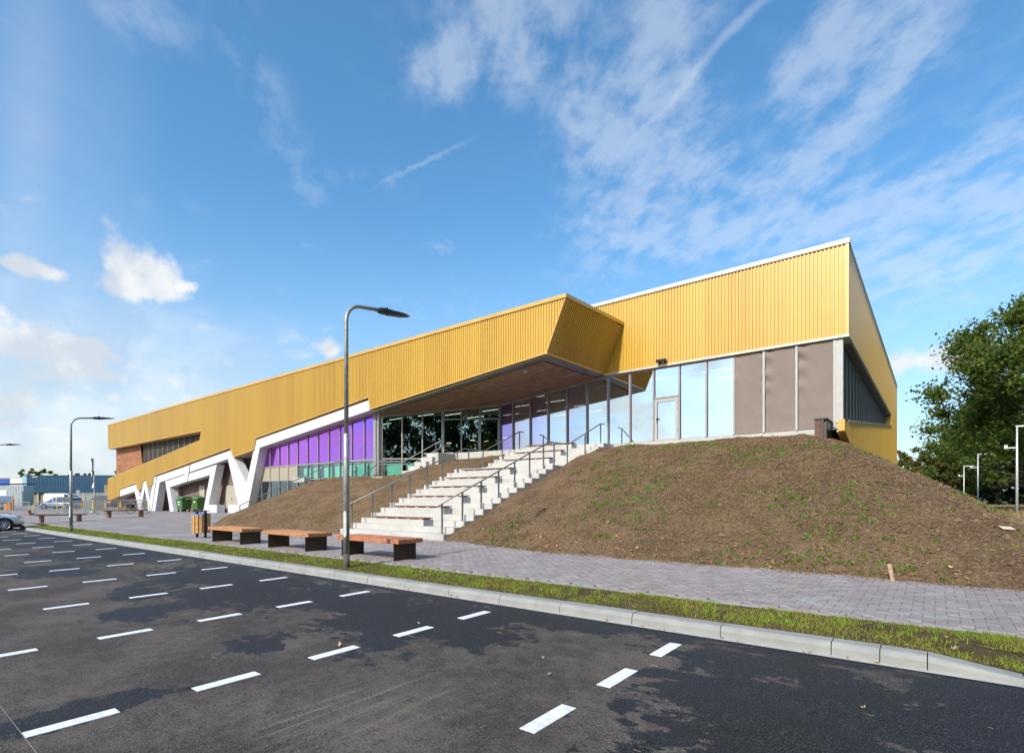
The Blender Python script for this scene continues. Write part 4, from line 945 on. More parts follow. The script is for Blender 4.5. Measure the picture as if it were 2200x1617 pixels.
# bicycle
bc = far(297, 41.2); bz = fz(bc.x, bc.y)
o = empty('bicycle', (bc.x, bc.y, bz), -TH+R(8), label='black bicycle parked behind a crowd barrier by the white frames', cat='bicycle')
for s_ in (-.52, .52):
    w_ = MB(); w_.tube([(s_+.33*math.cos(2*PI*k/24), 0, .34+.33*math.sin(2*PI*k/24)) for k in range(25)], .019, 6, False); wo = w_.build('wheel', 'rubber', o)
    q = MB()
    for k in range(12): a = PI*k/12; q.tube([(s_-.31*math.cos(a), 0, .34-.31*math.sin(a)), (s_+.31*math.cos(a), 0, .34+.31*math.sin(a))], .003, 4, False)
    q.build('spokes', 'steel', wo)
f = MB()
for a, b_ in (((-.52, 0, .34), (-.08, 0, .30)), ((-.52, 0, .34), (-.18, 0, .78)), ((-.08, 0, .30), (-.2, 0, .86)), ((-.08, 0, .30), (.34, 0, .78)), ((-.18, 0, .72), (.32, 0, .84)), ((.30, 0, .92), (.52, 0, .34))): f.tube([a, b_], .017, 6)
f.build('frame', 'black_metal', o); MB().box(-.34, -.10, -.06, .06, .88, .94).build('saddle', 'rubber', o, bevel=.02)
MB().tube([(.18, -.28, 1.02), (.28, -.2, 1.05), (.29, 0, .98), (.28, .2, 1.05), (.18, .28, 1.02)], .013, 6).build('handlebar', 'black_metal', o)
MB().box(-.75, -.35, -.17, .17, .42, .74).build('pannier', 'rubber', o, bevel=.03)
# green wheeled containers
def container(x, y, w_, dp, rz, lab, lidtilt, lab_red):
    z0 = fz(x, y); o = empty('waste_container', (x, y, z0), rz, label=lab, cat='waste container', group='green waste containers under the white frames')
    b = MB(); a0, a1 = .82, 1.0
    vs = [(sx*w_/2*k, sy*dp/2*k, z) for z, k in ((.2, .84), (.95, 1.0), (1.05, 1.0)) for sx, sy in ((-1, -1), (1, -1), (1, 1), (-1, 1))]
    b.add(vs, [(0, 3, 2, 1)]+[(r_*4+k, r_*4+(k+1) % 4, r_*4+4+(k+1) % 4, r_*4+4+k) for r_ in range(2) for k in range(4)]+[(8, 9, 10, 11)]); b.build('body', 'container_green', o, bevel=.03)
    MB().box(-w_/2-.05, w_/2+.05, -dp/2-.05, dp/2+.05, 1.03, 1.09).build('rim', 'container_green', o, bevel=.015)
    l = MB(); ls = []
    for t_ in range(7):
        a = t_/6*PI; ls += [(-w_/2-.03, -dp/2*math.cos(a)*1.04, .05+.17*math.sin(a)), (w_/2+.03, -dp/2*math.cos(a)*1.04, .05+.17*math.sin(a))]
    l.add(ls, [(t_*2, t_*2+1, t_*2+3, t_*2+2) for t_ in range(6)]+[tuple(t_*2 for t_ in range(7)), tuple(t_*2+1 for t_ in range(7))[::-1], (0, 12, 13, 1)]); lo = l.build('lid', 'container_lid', o); lo.location = (0, 0, 1.12); lo.rotation_euler = (0, R(lidtilt), 0)
    for sx in (-1, 1):
        for sy in (-1, 1):
            MB().lathe([(0, -.03), (.085, -.03), (.095, 0), (.085, .03), (0, .03)], 12, (sx*w_*.34, sy*dp*.3, .095), 'x').build('wheel', 'rubber', o)
    bl = MB(); bl.lathe([(0, -.02), (.16, 0), (.2, .08), (.12, .16), (0, .18)], 10, (-w_*.2, -dp*.2, 1.08)); bl.build('rubbish_bag', 'blue_bag', o, smooth=True)
    bl = MB(); bl.lathe([(0, -.02), (.14, 0), (.17, .07), (.1, .13), (0, .15)], 10, (w_*.2, -dp*.2, 1.08)); bl.build('rubbish_bag', 'pink_bag' if lab_red else 'blue_bag', o, smooth=True)
    MB().box(-.2, .14, -dp/2*1.0-.004, -dp/2*.97+.01, .78, .88).build('sticker', 'label_white', o)
    if lab_red: MB().box(-.24, .18, -dp/2*.995-.003, -dp/2*.96+.01, .74, .92).build('sticker', 'label_red', o)
    else: MB().box(-.16, .14, -dp/2*.97-.004, -dp/2*.93+.01, .58, .66).build('sticker', 'label_white', o)
container(-50.7, 18.35, 1.1, .85, R(4), 'green waste container with two white stickers, left of the pair', 3, False)
container(-49.2, 19.0, 1.15, .8, R(-2), 'green waste container with a red edged sticker, right of the pair', 9, True)

# ------------------------------------------------------------------ cars
def car(name, loc, rz, L, W, H_, paint, label, van=False, estate=False, detail=False):
    """x forward; lofted body with wheel arches, cabin glass, wheels, lamps"""
    o = empty(name, loc, rz, label=label, cat='van' if van else 'car')
    wb = L*.31; wr = .31 if not van else .33
    hood = .72 if not van else .95; belt = .88 if not van else 1.0
    prof = [(-.5, .42, belt*.80, .80), (-.485, .28, belt*.97, .92), (-.40, .25, belt, .98), (-.2, .22, belt, 1), (.0, .22, belt, 1), (.18, .22, belt*.985, 1), (.30, .23, belt*.93, .985), (.40, .24, belt*.86, .94), (.46, .25, belt*.77, .86), (.49, .28, belt*.66, .74), (.5, .34, belt*.58, .62)]
    b = MB(); vs = []
    for t_, zl, zt, wk in prof:
        hw_ = W/2*wk; x = t_*L
        vs += [(x, -hw_*.92, zl), (x, -hw_, zl+.16), (x, -hw_, (zl+zt)/2+.05), (x, -hw_*.965, zt-.06), (x, -hw_*.80, zt+.0), (x, 0, zt+.025), (x, hw_*.80, zt), (x, hw_*.965, zt-.06), (x, hw_, (zl+zt)/2+.05), (x, hw_, zl+.16), (x, hw_*.92, zl)]
    n = 11; m_ = len(prof)
    fs = [(i*n+k, i*n+k+1, (i+1)*n+k+1, (i+1)*n+k) for i in range(m_-1) for k in range(n-1)]+[tuple(range(n)), tuple((m_-1)*n+k for k in range(n)), ]+[(i*n, (i+1)*n, (i+1)*n+n-1, i*n+n-1) for i in range(m_-1)]
    b.add(vs, fs); bo = b.build('body', paint, o, smooth=True)
    s_ = bo.modifiers.new('sub', 'SUBSURF'); s_.levels = 1; s_.render_levels = 2
    if van: cabp = [(-.495, belt-.05, .92), (-.48, H_-.08, .86), (-.40, H_, .84), (.05, H_, .84), (.14, H_-.06, .82), (.30, belt-.03, .90)]
    elif estate: cabp = [(-.49, belt-.05, .90), (-.44, H_-.10, .76), (-.30, H_, .74), (-.02, H_, .74), (.08, H_-.08, .76), (.27, belt-.04, .90)]
    else: cabp = [(-.44, belt-.05, .90), (-.34, H_-.09, .74), (-.18, H_, .72), (.0, H_, .72), (.08, H_-.08, .74), (.26, belt-.04, .90)]
    g = MB(); vs = []
    for t_, zt, wk in cabp: vs += [(t_*L, -W/2*wk, zt), (t_*L, W/2*wk, zt)]
    base = [(t_*L, -W/2*.93, belt-.06) for t_, _, _ in cabp]+[(t_*L, W/2*.93, belt-.06) for t_, _, _ in cabp]
    nb = len(vs); k_ = len(cabp); vs += base
    fs = [(2*i, 2*i+1, 2*i+3, 2*i+2) for i in range(k_-1)]+[(nb+i, 2*i, 2*i+2, nb+i+1) for i in range(k_-1)]+[(nb+k_+i+1, 2*i+3, 2*i+1, nb+k_+i) for i in range(k_-1)]
    g.add(vs, fs); g.build('windows', 'car_glass' if not van else paint, o)
    rp = MB()
    for i in range(1, k_-2 if not van else k_-1):
        (ta, za, wa), (tb2, zb2, wb2) = cabp[i], cabp[i+1]; rp.prism([(ta*L, -W/2*wa*1.01, za+.004), (ta*L, W/2*wa*1.01, za+.004), (tb2*L, W/2*wb2*1.01, zb2+.004), (tb2*L, -W/2*wb2*1.01, zb2+.004)], (0, 0, .02))
    for sd in (-1, 1):
        for i in (0, 2, 3):
            (ta, za, wa) = cabp[i+1]; rp.prism([(ta*L-.03, sd*W/2*.935, belt-.07), (ta*L+.05, sd*W/2*.935, belt-.07), (ta*L+.05, sd*(W/2*wa+.012), za), (ta*L-.03, sd*(W/2*wa+.012), za)], (0, sd*.01, 0))
        (ta, za, wa), (tb2, zb2, wb2) = cabp[-2], cabp[-1]
        rp.tube([(ta*L, sd*(W/2*wa), za), (tb2*L, sd*W/2*wb2, zb2)], .035, 6)
    rp.build('roof', paint, o)
    if van:
        ws = MB(); (ta, za, wa), (tb2, zb2, wb2) = cabp[-2], cabp[-1]
        ws.prism([(ta*L+.01, -W/2*wa*.92, za-.03), (ta*L+.01, W/2*wa*.92, za-.03), (tb2*L+.01, W/2*wb2*.92, zb2+.03), (tb2*L+.01, -W/2*wb2*.92, zb2+.03)], (.012, 0, .012))
        for sd in (-1, 1): ws.prism([(.06*L, sd*W/2*.885, belt+.05), (.24*L, sd*W/2*.905, belt+.05), (.15*L, sd*W/2*.865, H_-.14), (.07*L, sd*W/2*.865, H_-.12)], (0, sd*.03, 0))
        ws.build('windscreen', 'car_glass', o)
    for sx in (-1, 1):
        for sd in (-1, 1):
            c = (sx*wb, sd*(W/2-.10), wr)
            wa_ = MB(); wa_.lathe([(0, -.02), (wr+.055, -.02), (wr+.055, .118), (0, .118)], 24, (c[0], c[1]-(.0 if sd > 0 else .098), c[2]), 'y'); wa_.build('wheel_arch', 'rubber', o)
            wl = MB(); wl.lathe([(wr*.66, sd*.125), (wr*.70, sd*.135), (wr*.93, sd*.13), (wr, sd*.09), (wr, -sd*.05), (wr*.6, -sd*.06)], 28, c, 'y'); wo = wl.build('wheel', 'rubber', o, smooth=True)
            rm = MB(); rm.lathe([(0, sd*.118), (.05, sd*.120), (.055, sd*.108)], 14, c, 'y'); rm.lathe([(wr*.60, sd*.112), (wr*.66, sd*.132), (wr*.69, sd*.130), (wr*.69, sd*.05), (wr*.60, sd*.05)], 28, c, 'y')
            for k in range(10 if detail else 6):
                a = 2*PI*k/(10 if detail else 6); rm.tube([(c[0]+.04*math.cos(a), c[1]+sd*.11, c[2]+.04*math.sin(a)), (c[0]+wr*.64*math.cos(a), c[1]+sd*.118, c[2]+wr*.64*math.sin(a))], [.02, .016], 6)
            rm.build('rim', 'rim', wo)
    for sd in (-1, 1):
        h = MB(); h.prism([(L*.492, sd*W*.26, belt*.70), (L*.447, sd*W*.435, belt*.73), (L*.405, sd*W*.468, belt*.83), (L*.43, sd*W*.42, belt*.845), (L*.47, sd*W*.30, belt*.80)], (.022, sd*.022, .012)); h.build('headlight', 'headlamp', o)
        MB().box(-L*.502, -L*.47, sd*W*.36-.08, sd*W*.36+.08, belt*.70, belt*.92).build('tail_light', 'tail_lamp', o)
        MB().box(L*.15, L*.175, sd*W*.5-.02, sd*W*.5+.16*sd+.02, belt+.01, belt+.13).build('mirror', paint, o, bevel=.02)
    MB().box(L*.478, L*.499, -W*.24, W*.24, .36, .44).build('grille', 'rubber', o)
    MB().box(-L*.5-.012, L*.49, -W*.40, W*.40, .17, .26).build('underbody', 'rubber', o)
    return o
cz_ = lambda x, y: float(z_lot(x, y))
car('silver_car', (-36.18, 3.55, cz_(-36, 3.6)), R(90), 4.3, 1.76, 1.44, 'silver_paint', 'silver hatchback at the left edge, nose towards the verge', detail=True)
def carfar(name, px, d, rz, *a, **k):
    p = far(px, d); p.z = fz(p.x, p.y)-.05; return car(name, p, rz, *a, **k)
carfar('white_van', 143, 76, -TH+R(2), 5.1, 1.95, 2.0, 'white_paint_car', 'white panel van behind the barriers and the second lamp post', van=True)
carfar('estate_car', 131, 66, -TH+R(178), 4.4, 1.76, 1.48, 'blue_paint', 'pale blue estate car parked in front of the white van', estate=True)
carfar('red_car', 218, 74, -TH+R(176), 4.4, 1.8, 1.62, 'red_paint', 'dark red car behind the palisade fence and flagpole', estate=True)
carfar('white_car', -20, 62, -TH+R(175), 4.2, 1.75, 1.75, 'white_paint_car', 'white car whose tail shows at the left edge, beyond the barriers', van=True)

# ------------------------------------------------------------------ buildings far left
def at_view(name, px, d, label, cat):                                # local x runs to the right across the view
    p = far(px, d); p.z = fz(p.x, p.y)-.1; return empty(name, p, -TH, label=label, cat=cat), d/F
def ribs(mb, x0, x1, y, z0, z1, pitch, depth=.06):
    x = x0
    while x < x1-pitch: mb.box(x+pitch*.35, x+pitch, y-depth, y, z0, z1); x += pitch
o, k = at_view('warehouse', 57, 112, 'dark blue ribbed warehouse with a beige roller door behind the fence', 'building')
Lw = 34; b = MB().box(0, Lw, 0, 25, 2.55, 6.15); ribs(b, 0, Lw, 0, 2.6, 4.35, .34); ribs(b, 0, Lw, 0, 4.42, 6.1, .34); b.build('wall', 'blue_clad', o)
b = MB().box(.2, 15, .5, 24, 0, 2.55); b.build('ground_floor', 'roller_door', o)
for x in (2.2, 4.6, 7, 9.4, 11.8): MB().box(x-.12, x+.12, .2, .5, 0, 2.55).build('column', 'light_frame', o)
MB().box(15, Lw, .05, 24, 0, 2.55).build('wall', 'blue_clad', o)
b = MB()
for z in range(9): b.box(16.4, 22.4, -.10, .04, .1+z*.46, .53+z*.46)
b.build('roller_door', 'roller_door', o); MB().box(16.2, 22.6, -.14, -.02, 4.26, 4.5).build('lintel', 'blue_clad', o)
MB().box(-1.2, -.02, .3, 6, 2.4, 6.1).build('side_wall', 'blue_side', o); MB().box(-.2, Lw, -.12, 25, 6.15, 6.25).build('roof', 'blue_clad', o)
b = MB(); b.box(19.4, 22.2, 5, 7, 6.25, 7.9); b.build('air_unit', 'light_frame', o); MB().box(19.6, 20.6, 4.96, 5, 6.7, 7.6).build('fan_grille', 'rubber', o); MB().box(20.9, 21.9, 4.96, 5, 6.7, 7.6).build('fan_grille', 'rubber', o)
b = MB(); b.lathe([(.4, 6.2), (.45, 6.8), (.7, 7.0), (.6, 7.4), (0, 7.6)], 12, (16.3, 4, 0)); b.lathe([(.3, 6.2), (.3, 6.5), (.5, 6.6), (.3, 6.85), (0, 6.9)], 12, (7.5, 4, 0)); b.build('roof_vent', 'black_metal', o)
MB().box(1.3, 2.5, -.2, -.07, 5.75, 6.0).build('wall_lamp', 'light_frame', o)
o, k = at_view('shed', -60, 100, 'pale grey ribbed shed with a dark door at the far left', 'building')
b = MB().box(0, 9.6, 0, 2.2, 0, 3.9); ribs(b, 0, 9.6, 0, .1, 3.9, .3); b.build('wall', 'grey_clad', o)
MB().prism([(-.2, -.15, 3.95), (9.7, -.15, 4.15), (9.7, 2.4, 4.15), (-.2, 2.4, 3.95)], (0, 0, .14)).build('roof', 'black_metal', o)
b = MB()
for z in range(8): b.box(3.6, 6.6, -.12, -.03, z*.38, z*.38+.36)
b.build('roller_door', 'roof_white', o)
o, k = at_view('store_building', -30, 124, 'white and bright blue flat hall rising behind the grey shed', 'building')
MB().box(5.6, 10.6, 0, 3, 0, 6.2).build('wall', 'roof_white', o); MB().box(-4, 5.58, .3, 3, 0, 6.0).build('wall', 'bright_blue', o); MB().box(-4, 10.7, -.1, 3.1, 6.2, 6.3).build('roof', 'roof_white', o)
o, k = at_view('palisade_fence', 166, 84, 'grey steel palisade fence in front of the warehouse roller door', 'fence')
for x in (0, .3, 2.8, 5.3): MB().box(x-.1, x+.1, -.08, .08, 0, 2.65 if x < .5 else 2.3).build('post', 'galv', o)
for kx in range(34): MB().box(.3+kx*.16, .3+kx*.16+.075, -.02, .0, .1, 2.25).build('pale', 'galv', o)
for z in (.5, 1.9): MB().box(.2, 5.6, 0, .04, z, z+.06).build('rail', 'galv', o)
o, k = at_view('boundary_post', 47, 84, 'lone grey steel gate post left of the parked cars', 'post'); MB().box(-.1, .1, -.1, .1, 0, 2.5).build('post_body', 'galv', o); MB().box(-.13, .13, -.13, .13, 2.5, 2.56).build('cap', 'galv', o)
o, k = at_view('flagpole', 202, 66, 'white flagpole with a black hanging banner beside the palisade fence', 'flagpole')
MB().tube([(0, 0, 0), (0, 0, 6.4)], [.06, .035], 10).build('pole', 'galv_light', o, smooth=True)
fl = MB(); nz_ = 18
for j in range(nz_+1):
    t_ = j/nz_; wdt = .40*(1-t_*.55)+.0; x1 = -.02-.05*t_*math.sin(t_*7); 
    for i in range(5): s_ = i/4; fl.v.append((x1-wdt*s_+.12*t_*t_, .09*math.sin(s_*7+t_*6), 6.3-3.0*t_))
fl.f = [(j*5+i, j*5+i+1, j*5+i+6, j*5+i+5) for j in range(nz_) for i in range(4)]; fo = fl.build('banner', 'flag_black', o, smooth=True); s_ = fo.modifiers.new('sol', 'SOLIDIFY'); s_.thickness = .01
fm = MB()
for j, (z, hh, ww) in enumerate(((5.75, .10, .14), (5.52, .18, .10), (5.25, .12, .15), (4.98, .2, .10), (4.45, .18, .16), (4.2, .28, .08))): fm.box(-.20-ww/2, -.20+ww/2, -.13, -.115, z-hh/2, z+hh/2)
fm.build('banner_lettering', 'flag_white', o); MB().prism([(-.3, -.02, 2.6), (0, -.02, 2.75), (-.02, -.02, 3.4), (-.12, -.02, 3.2)], (0, .012, 0)).build('banner_tail', 'flag_white', o); MB().box(-.45, .06, -.02, .02, 6.33, 6.37).build('banner_arm', 'galv_light', o)
o, k = at_view('sandwich_board', 66, 43, 'small orange and black board leaning between two crowd barriers', 'sign board')
m_ = Matrix.Rotation(R(-16), 4, 'Y'); MB().box(-.03, .03, -.15, .15, 0, .52, m_).build('panel', 'orange_wood', o); MB().box(.10, .16, -.12, .12, 0, .32, Matrix.Rotation(R(14), 4, 'Y')).build('rear_panel', 'black_metal', o)
o, k = at_view('wooden_signpost', 28, 60, 'orange brown timber post with a pointed board left of the grey post', 'signpost')
MB().box(-.07, .07, -.07, .07, 0, 1.45).build('post_body', 'orange_wood', o); MB().prism([(-.2, -.09, 1.28), (.17, -.09, 1.28), (.2, -.09, 1.45), (-.02, -.09, 1.6), (-.17, -.09, 1.45)], (0, .05, 0)).build('board', 'orange_wood', o)
MB().box(-.95, -.2, -.1, .3, 0, .9).build('planter_box', 'orange_wood', o)

# ------------------------------------------------------------------ vegetation
def leaf_cloud(centers, radii, n, size, flat_=.75, rg=rng):
    """n leaf-sized quads spread through lobes"""
    centers = np.asarray(centers); radii = np.asarray(radii); w_ = radii**2.2; idx = rg.choice(len(centers), n, p=w_/w_.sum())
    d = rg.normal(size=(n, 3)); d /= np.linalg.norm(d, axis=1)[:, None]; r_ = np.minimum(np.abs(rg.normal(0, .60, n)), 1.25)
    p = centers[idx]+d*(radii[idx]*r_)[:, None]*np.array([1, 1, flat_])
    a = rg.normal(size=(n, 3)); a /= np.linalg.norm(a, axis=1)[:, None]; b = np.cross(a, rg.normal(size=(n, 3))); b /= np.linalg.norm(b, axis=1)[:, None]
    s_ = size*rg.uniform(.6, 1.3, n)[:, None]; a *= s_; b *= s_*.62
    return np.stack([p-a, p+b-.15*a, p+a, p-b-.15*a], 1).reshape(-1, 3)
def tree(name, base, H_, Rc, label, nl, size, lobes=60, mat='oak_leaf', bark='bark', cb=.25, seed=1, group='trees', lean=(0, 0), tr=.35, rs=1.):
    rg = np.random.default_rng(seed); o = empty(name, base, label=label, cat='tree', group=group)
    cen = []; rad = []; tb = MB(); z0 = H_*cb
    top = Vector((lean[0]*.4, lean[1]*.4, H_*.72))
    tb.tube([(0, 0, -.3), (0, 0, .4), (0.05, .03, z0*.7), (lean[0]*.1, lean[1]*.1, z0*1.3), tuple(top)], [tr*1.5, tr*1.05, tr*.85, tr*.7, tr*.15], 10)
    for k in range(lobes):
        t_ = (k+.5)/lobes; zz = z0+(H_-z0)*(t_**.85); hh = (zz-z0)/(H_-z0)
        env = Rc*math.sqrt(max(.05, 1-(hh*1.12-.32)**2/.75)); a = k*2.39996+rg.uniform(-.4, .4); rr = env*rg.uniform(.25, 1.0)**.6
        c = Vector((rr*math.cos(a)+lean[0]*hh*.5, rr*math.sin(a)+lean[1]*hh*.5, min(zz, H_-.6)+rg.uniform(-.5, .5))); cen.append(c); rad.append(rs*rg.uniform(.085, .165)*Rc*(1 if hh < .85 else .8))
        if k % 2 == 0:
            s_ = Vector((0, 0, z0*.8+(zz-z0)*.55)); mid = s_.lerp(c, .55)+Vector((0, 0, -.04*rr+rg.uniform(-.2, .4)))
            tb.tube([s_, mid, c, c+(c-mid)*.35], [tr*.34*(1-.5*hh), tr*.2*(1-.5*hh), .05, .02], 6, False)
    tb.build('trunk', bark, o, smooth=True)
    quads_mesh('crown', leaf_cloud(cen, rad, nl, size, .7, rg), 4, mat, o); return o
def zt(p, z): q = Vector(p); q.z = z; return q
tree('oak_tree', zt(far(2412, 43), .3), 18.8, 12.6, 'huge dark oak leaning in from the right edge above the road lamps', 125000, .17, 210, seed=3, cb=.33, rs=1.05, group='oaks along the road', tr=.5)
tree('oak_tree', zt(far(2222, 98), .3), 20.5, 18, 'lower broad oak below the huge crown, behind the nearest road lamp', 60000, .29, 150, seed=5, cb=.20, group='oaks along the road', tr=.55)
tree('oak_tree', zt(far(2131, 120), .8), 19, 11, 'oak with a grey brown trunk standing in dry grass by the road', 26000, .34, 80, seed=6, cb=.24, group='oaks along the road', tr=.52)
tree('oak_tree', zt(far(2145, 117), .7), 17, 9, 'oak with the pale ivy rough trunk beside the grey brown one', 16000, .34, 60, 'oak_leaf', 'bark_light', seed=7, cb=.26, group='oaks along the road', tr=.50)
tree('oak_tree', zt(far(2040, 132), .3), 13.5, 9, 'distant oak behind the two smallest road lamps', 16000, .34, 60, seed=8, cb=.08, group='oaks along the road')
tree('oak_tree', zt(far(2290, 130), .3), 18, 13, 'distant oak closing the view behind the pale trunks', 20000, .40, 60, seed=18, cb=.05, group='oaks along the road')
tree('oak_tree', zt(far(2180, 150), .3), 14, 13, 'far oak filling the dark gap beyond the road', 14000, .45, 50, 'dark_leaf', seed=19, cb=.02, group='oaks along the road')
for i, (x, y, h_, r_, lab) in enumerate(((17, 38, 18, 8.5, 'unseen avenue oak added to block the east sky, level with the gold side wall'), (18, 21, 19, 9, 'unseen avenue oak added to block the east sky, level with the glass wall'), (18, 4, 18, 9, 'unseen avenue oak added to block the east sky, level with the camera'), (19, -13, 19, 9, 'unseen avenue oak added to block the east sky, behind the camera'))):
    tree('oak_tree', (x, y, 0), h_, r_, lab, 6500, .5, 60, seed=40+i, cb=.14, group='oaks along the road', tr=.45)  # unseen oaks extending the road row, added to darken the east-facing gold
for i, (px, d, h_, r_, mt, lab) in enumerate(((1948, 112, 12.0, 6.5, 'hedge_leaf', 'yellowing shrub mass right behind the gold side wall'), (1990, 105, 9.0, 5.5, 'hedge_leaf', 'low olive shrub between gold wall and road lamps'), (2095, 118, 6.5, 5.5, 'dark_leaf', 'dark blue green shrub behind the second road lamp'), (2165, 128, 7, 9, 'dark_leaf', 'dark undergrowth shrub right of the two oak trunks'), (1966, 110, 10.5, 6, 'hedge_leaf', 'middle olive shrub of the row beside the gold side wall'), (2022, 104, 8.5, 5.5, 'hedge_leaf', 'olive shrub just left of the smallest road lamp'), (2205, 122, 7, 8, 'dark_leaf', 'dark undergrowth shrub behind the nearest road lamp'), (2075, 128, 7.5, 7, 'dark_leaf', 'dark shrub between the second and third road lamps'))):
    q = tree('shrub', zt(far(px, d), .1), h_, r_, lab, 9000, .26, 36, mt, seed=30+i, cb=.06, group='shrubs beyond the mound', tr=.12)
for i, (px, d, h_, r_, lab) in enumerate(((70, 150, 10.4, 4.2, 'rounded green tree over the blue warehouse roof, left one'), (88, 155, 9.8, 5.0, 'wide green tree over the warehouse roof, right of the rounded one'), (134, 160, 8.8, 3.6, 'small tree tops over the warehouse roof left of the lamp pole'), (180, 160, 9.3, 3.6, 'small tree behind the black roof vent'))):
    tree('roof_tree', zt(far(px, d), .1), h_, r_, lab, 4500, .34, 22, 'oak_leaf', seed=50+i, cb=.2, group='trees behind the warehouse')
# trees across the lot, behind the camera (seen mirrored in the entrance glass)
refl = [(-9, -50, 18, 8, 61), (1, -47, 21, 9.5, 62), (12, -49, 22, 10, 63), (23, -46, 21, 9.5, 64), (34, -50, 22, 10, 65), (46, -47, 20, 10, 66), (-62, -75, 11, 6, 67), (-48, -80, 10, 6, 68), (-100, -62, 10, 6, 69), (-115, -48, 11, 6, 70)]
for x, y, h_, r_, sd in refl: tree('park_tree', (x, y, -.5), h_, r_, 'broad tree across the parking lot, mirrored dark in the entrance glass', 15000 if h_ > 15 else 5000, .36, 110, 'dark_leaf', seed=sd, cb=.14, rs=1.5, group='trees across the parking lot', tr=.4)

# grass, weeds, straw: uncountable
def blades(n, X, Y, Z, h, wdt, lean_, rg=rng):
    a = rg.uniform(0, 2*PI, n); dx_ = np.cos(a)*wdt; dy_ = np.sin(a)*wdt; b = rg.uniform(0, 2*PI, n); l = (rg.uniform(.2, 1, n) if lean_ < .97 else rg.uniform(.93, 1, n))*lean_*h
    p = np.stack([X, Y, Z], 1); t = p+np.stack([np.cos(b)*l, np.sin(b)*l, h*np.sqrt(np.maximum(.05, 1-np.minimum(l/np.maximum(h, 1e-4), .95)**2))], 1)
    e = np.stack([dx_, dy_, np.zeros(n)], 1); m_ = (p+t)/2+np.array([0, 0, 1])*(h*(.12 if lean_ < .97 else .05))[:, None]
    return np.concatenate([np.stack([p-e, p+e, m_+e*.8, m_-e*.8], 1).reshape(-1, 3), np.stack([m_-e*.8, m_+e*.8, t+e*.1, t-e*.1], 1).reshape(-1, 3)])
def vz(x, y): return z_lot(x, y)+.115+.025*np.sin((y-5.86)*2.9)-.10*sstep((x+.2)/1.2)*(y < 6.2)
def nfield(x, y, s_, seed):
    return np.array([mnoise.fractal((a*s_, b*s_, seed), 1.0, 2.0, 4) for a, b in zip(x, y)])
n = 120000; u_ = rng.random(n)**1.9; gx_ = 2.6-u_*39.6; gy_ = rng.uniform(5.885, 6.90, n); dn = nfield(gx_, gy_, 2.1, 3.3); keep = dn > rng.normal(-.16, .16, n)
gx_, gy_ = gx_[keep], gy_[keep]; n = len(gx_); hh = rng.uniform(.010, .034, n)*(1+1.0*(rng.random(n) < .04))
tag(quads_mesh('verge_grass', blades(n, gx_, gy_, vz(gx_, gy_)-.005, hh, np.full(n, .0034)*rng.uniform(.7, 1.6, n)*(1+.06*np.abs(gx_)), .93), 4, 'grass_blade'), kind='stuff')
tx, ty, tz, th_ = [], [], [], []                                    # taller tufts
for k in range(560):
    cx_, cy_ = 2.4-rng.random()**1.6*38, rng.uniform(5.92, 6.86); m_ = int(rng.integers(14, 34)); sp_ = rng.uniform(.02, .06)
    tx.append(rng.normal(cx_, sp_, m_)); ty.append(np.clip(rng.normal(cy_, sp_, m_), 5.89, 6.92)); th_.append(rng.uniform(.025, .065, m_))
tx, ty, th_ = map(np.concatenate, (tx, ty, th_)); n = len(tx)
tag(quads_mesh('grass_tufts', blades(n, tx, ty, vz(tx, ty)-.005, th_, np.full(n, .0035)*(1+.05*np.abs(tx)), .75), 4, 'tuft_blade'), kind='stuff')
def scatter(n, y1=22.6):
    x = np.concatenate([rng.uniform(-10.5, 2.6, int(n*.68)), rng.uniform(-34, 2.6, n-int(n*.68))]); y = rng.uniform(9.7, y1, n); z = z_mound(x, y)
    ok = (z > .22) & ~((x > -17.25) & (x < -11.75) & (y > 11.2)) & (z > z_plaza(x, y)+.01)
    return x[ok], y[ok]
def surf(x, y): return mnz(x[None, :], y[None, :])[0]
x, y = scatter(170000); dn = nfield(x, y, .6, 8); keep = dn > rng.normal(-.08, .17, len(x)); x, y = x[keep], y[keep]; z = surf(x, y); n = len(x)
tag(quads_mesh('straw_litter', blades(n, x, y, z-.002, rng.uniform(.02, .11, n), rng.uniform(.0020, .0050, n)*(1+.06*y), .985), 4, 'straw'), kind='stuff')
x, y = scatter(42000); xt = rng.uniform(-10, 2.2, 5000); yt = np.interp(xt, [-45, 6], [0, 0])+np.array([float(yb(np.float64(q))) for q in xt])+rng.normal(-.02, .11, 5000)
x = np.concatenate([x, xt]); y = np.concatenate([y, yt]); z = np.maximum(surf(x, y), z_plaza(x, y)); n = len(x)
sz = rng.gamma(2.0, .0075, n)+.005; sz[-5000:] *= .6
octa = np.array([[1, 0, 0], [0, 1, 0], [-1, 0, 0], [0, -1, 0], [0, 0, .8], [0, 0, -.8]]); tri = [(0, 1, 4), (1, 2, 4), (2, 3, 4), (3, 0, 4)]
P_ = octa[None]*sz[:, None, None]*rng.uniform(.6, 1.4, (n, 6, 1)); an = rng.uniform(0, 6.28, n); ca, sa = np.cos(an), np.sin(an)
P_ = np.stack([P_[..., 0]*ca[:, None]-P_[..., 1]*sa[:, None], P_[..., 0]*sa[:, None]+P_[..., 1]*ca[:, None], P_[..., 2]], -1)+np.stack([x, y, z], 1)[:, None]
tag(quads_mesh('soil_clods', np.concatenate([P_[:, t_] for t_ in tri], 1).reshape(-1, 3), 3, 'clod'), kind='stuff')
wx, wy, wh = [], [], []
sx, sy = scatter(3000)
dn = nfield(sx, sy, .35, 2); keep = dn > rng.normal(.09, .13, len(sx)); sx, sy = sx[keep], sy[keep]
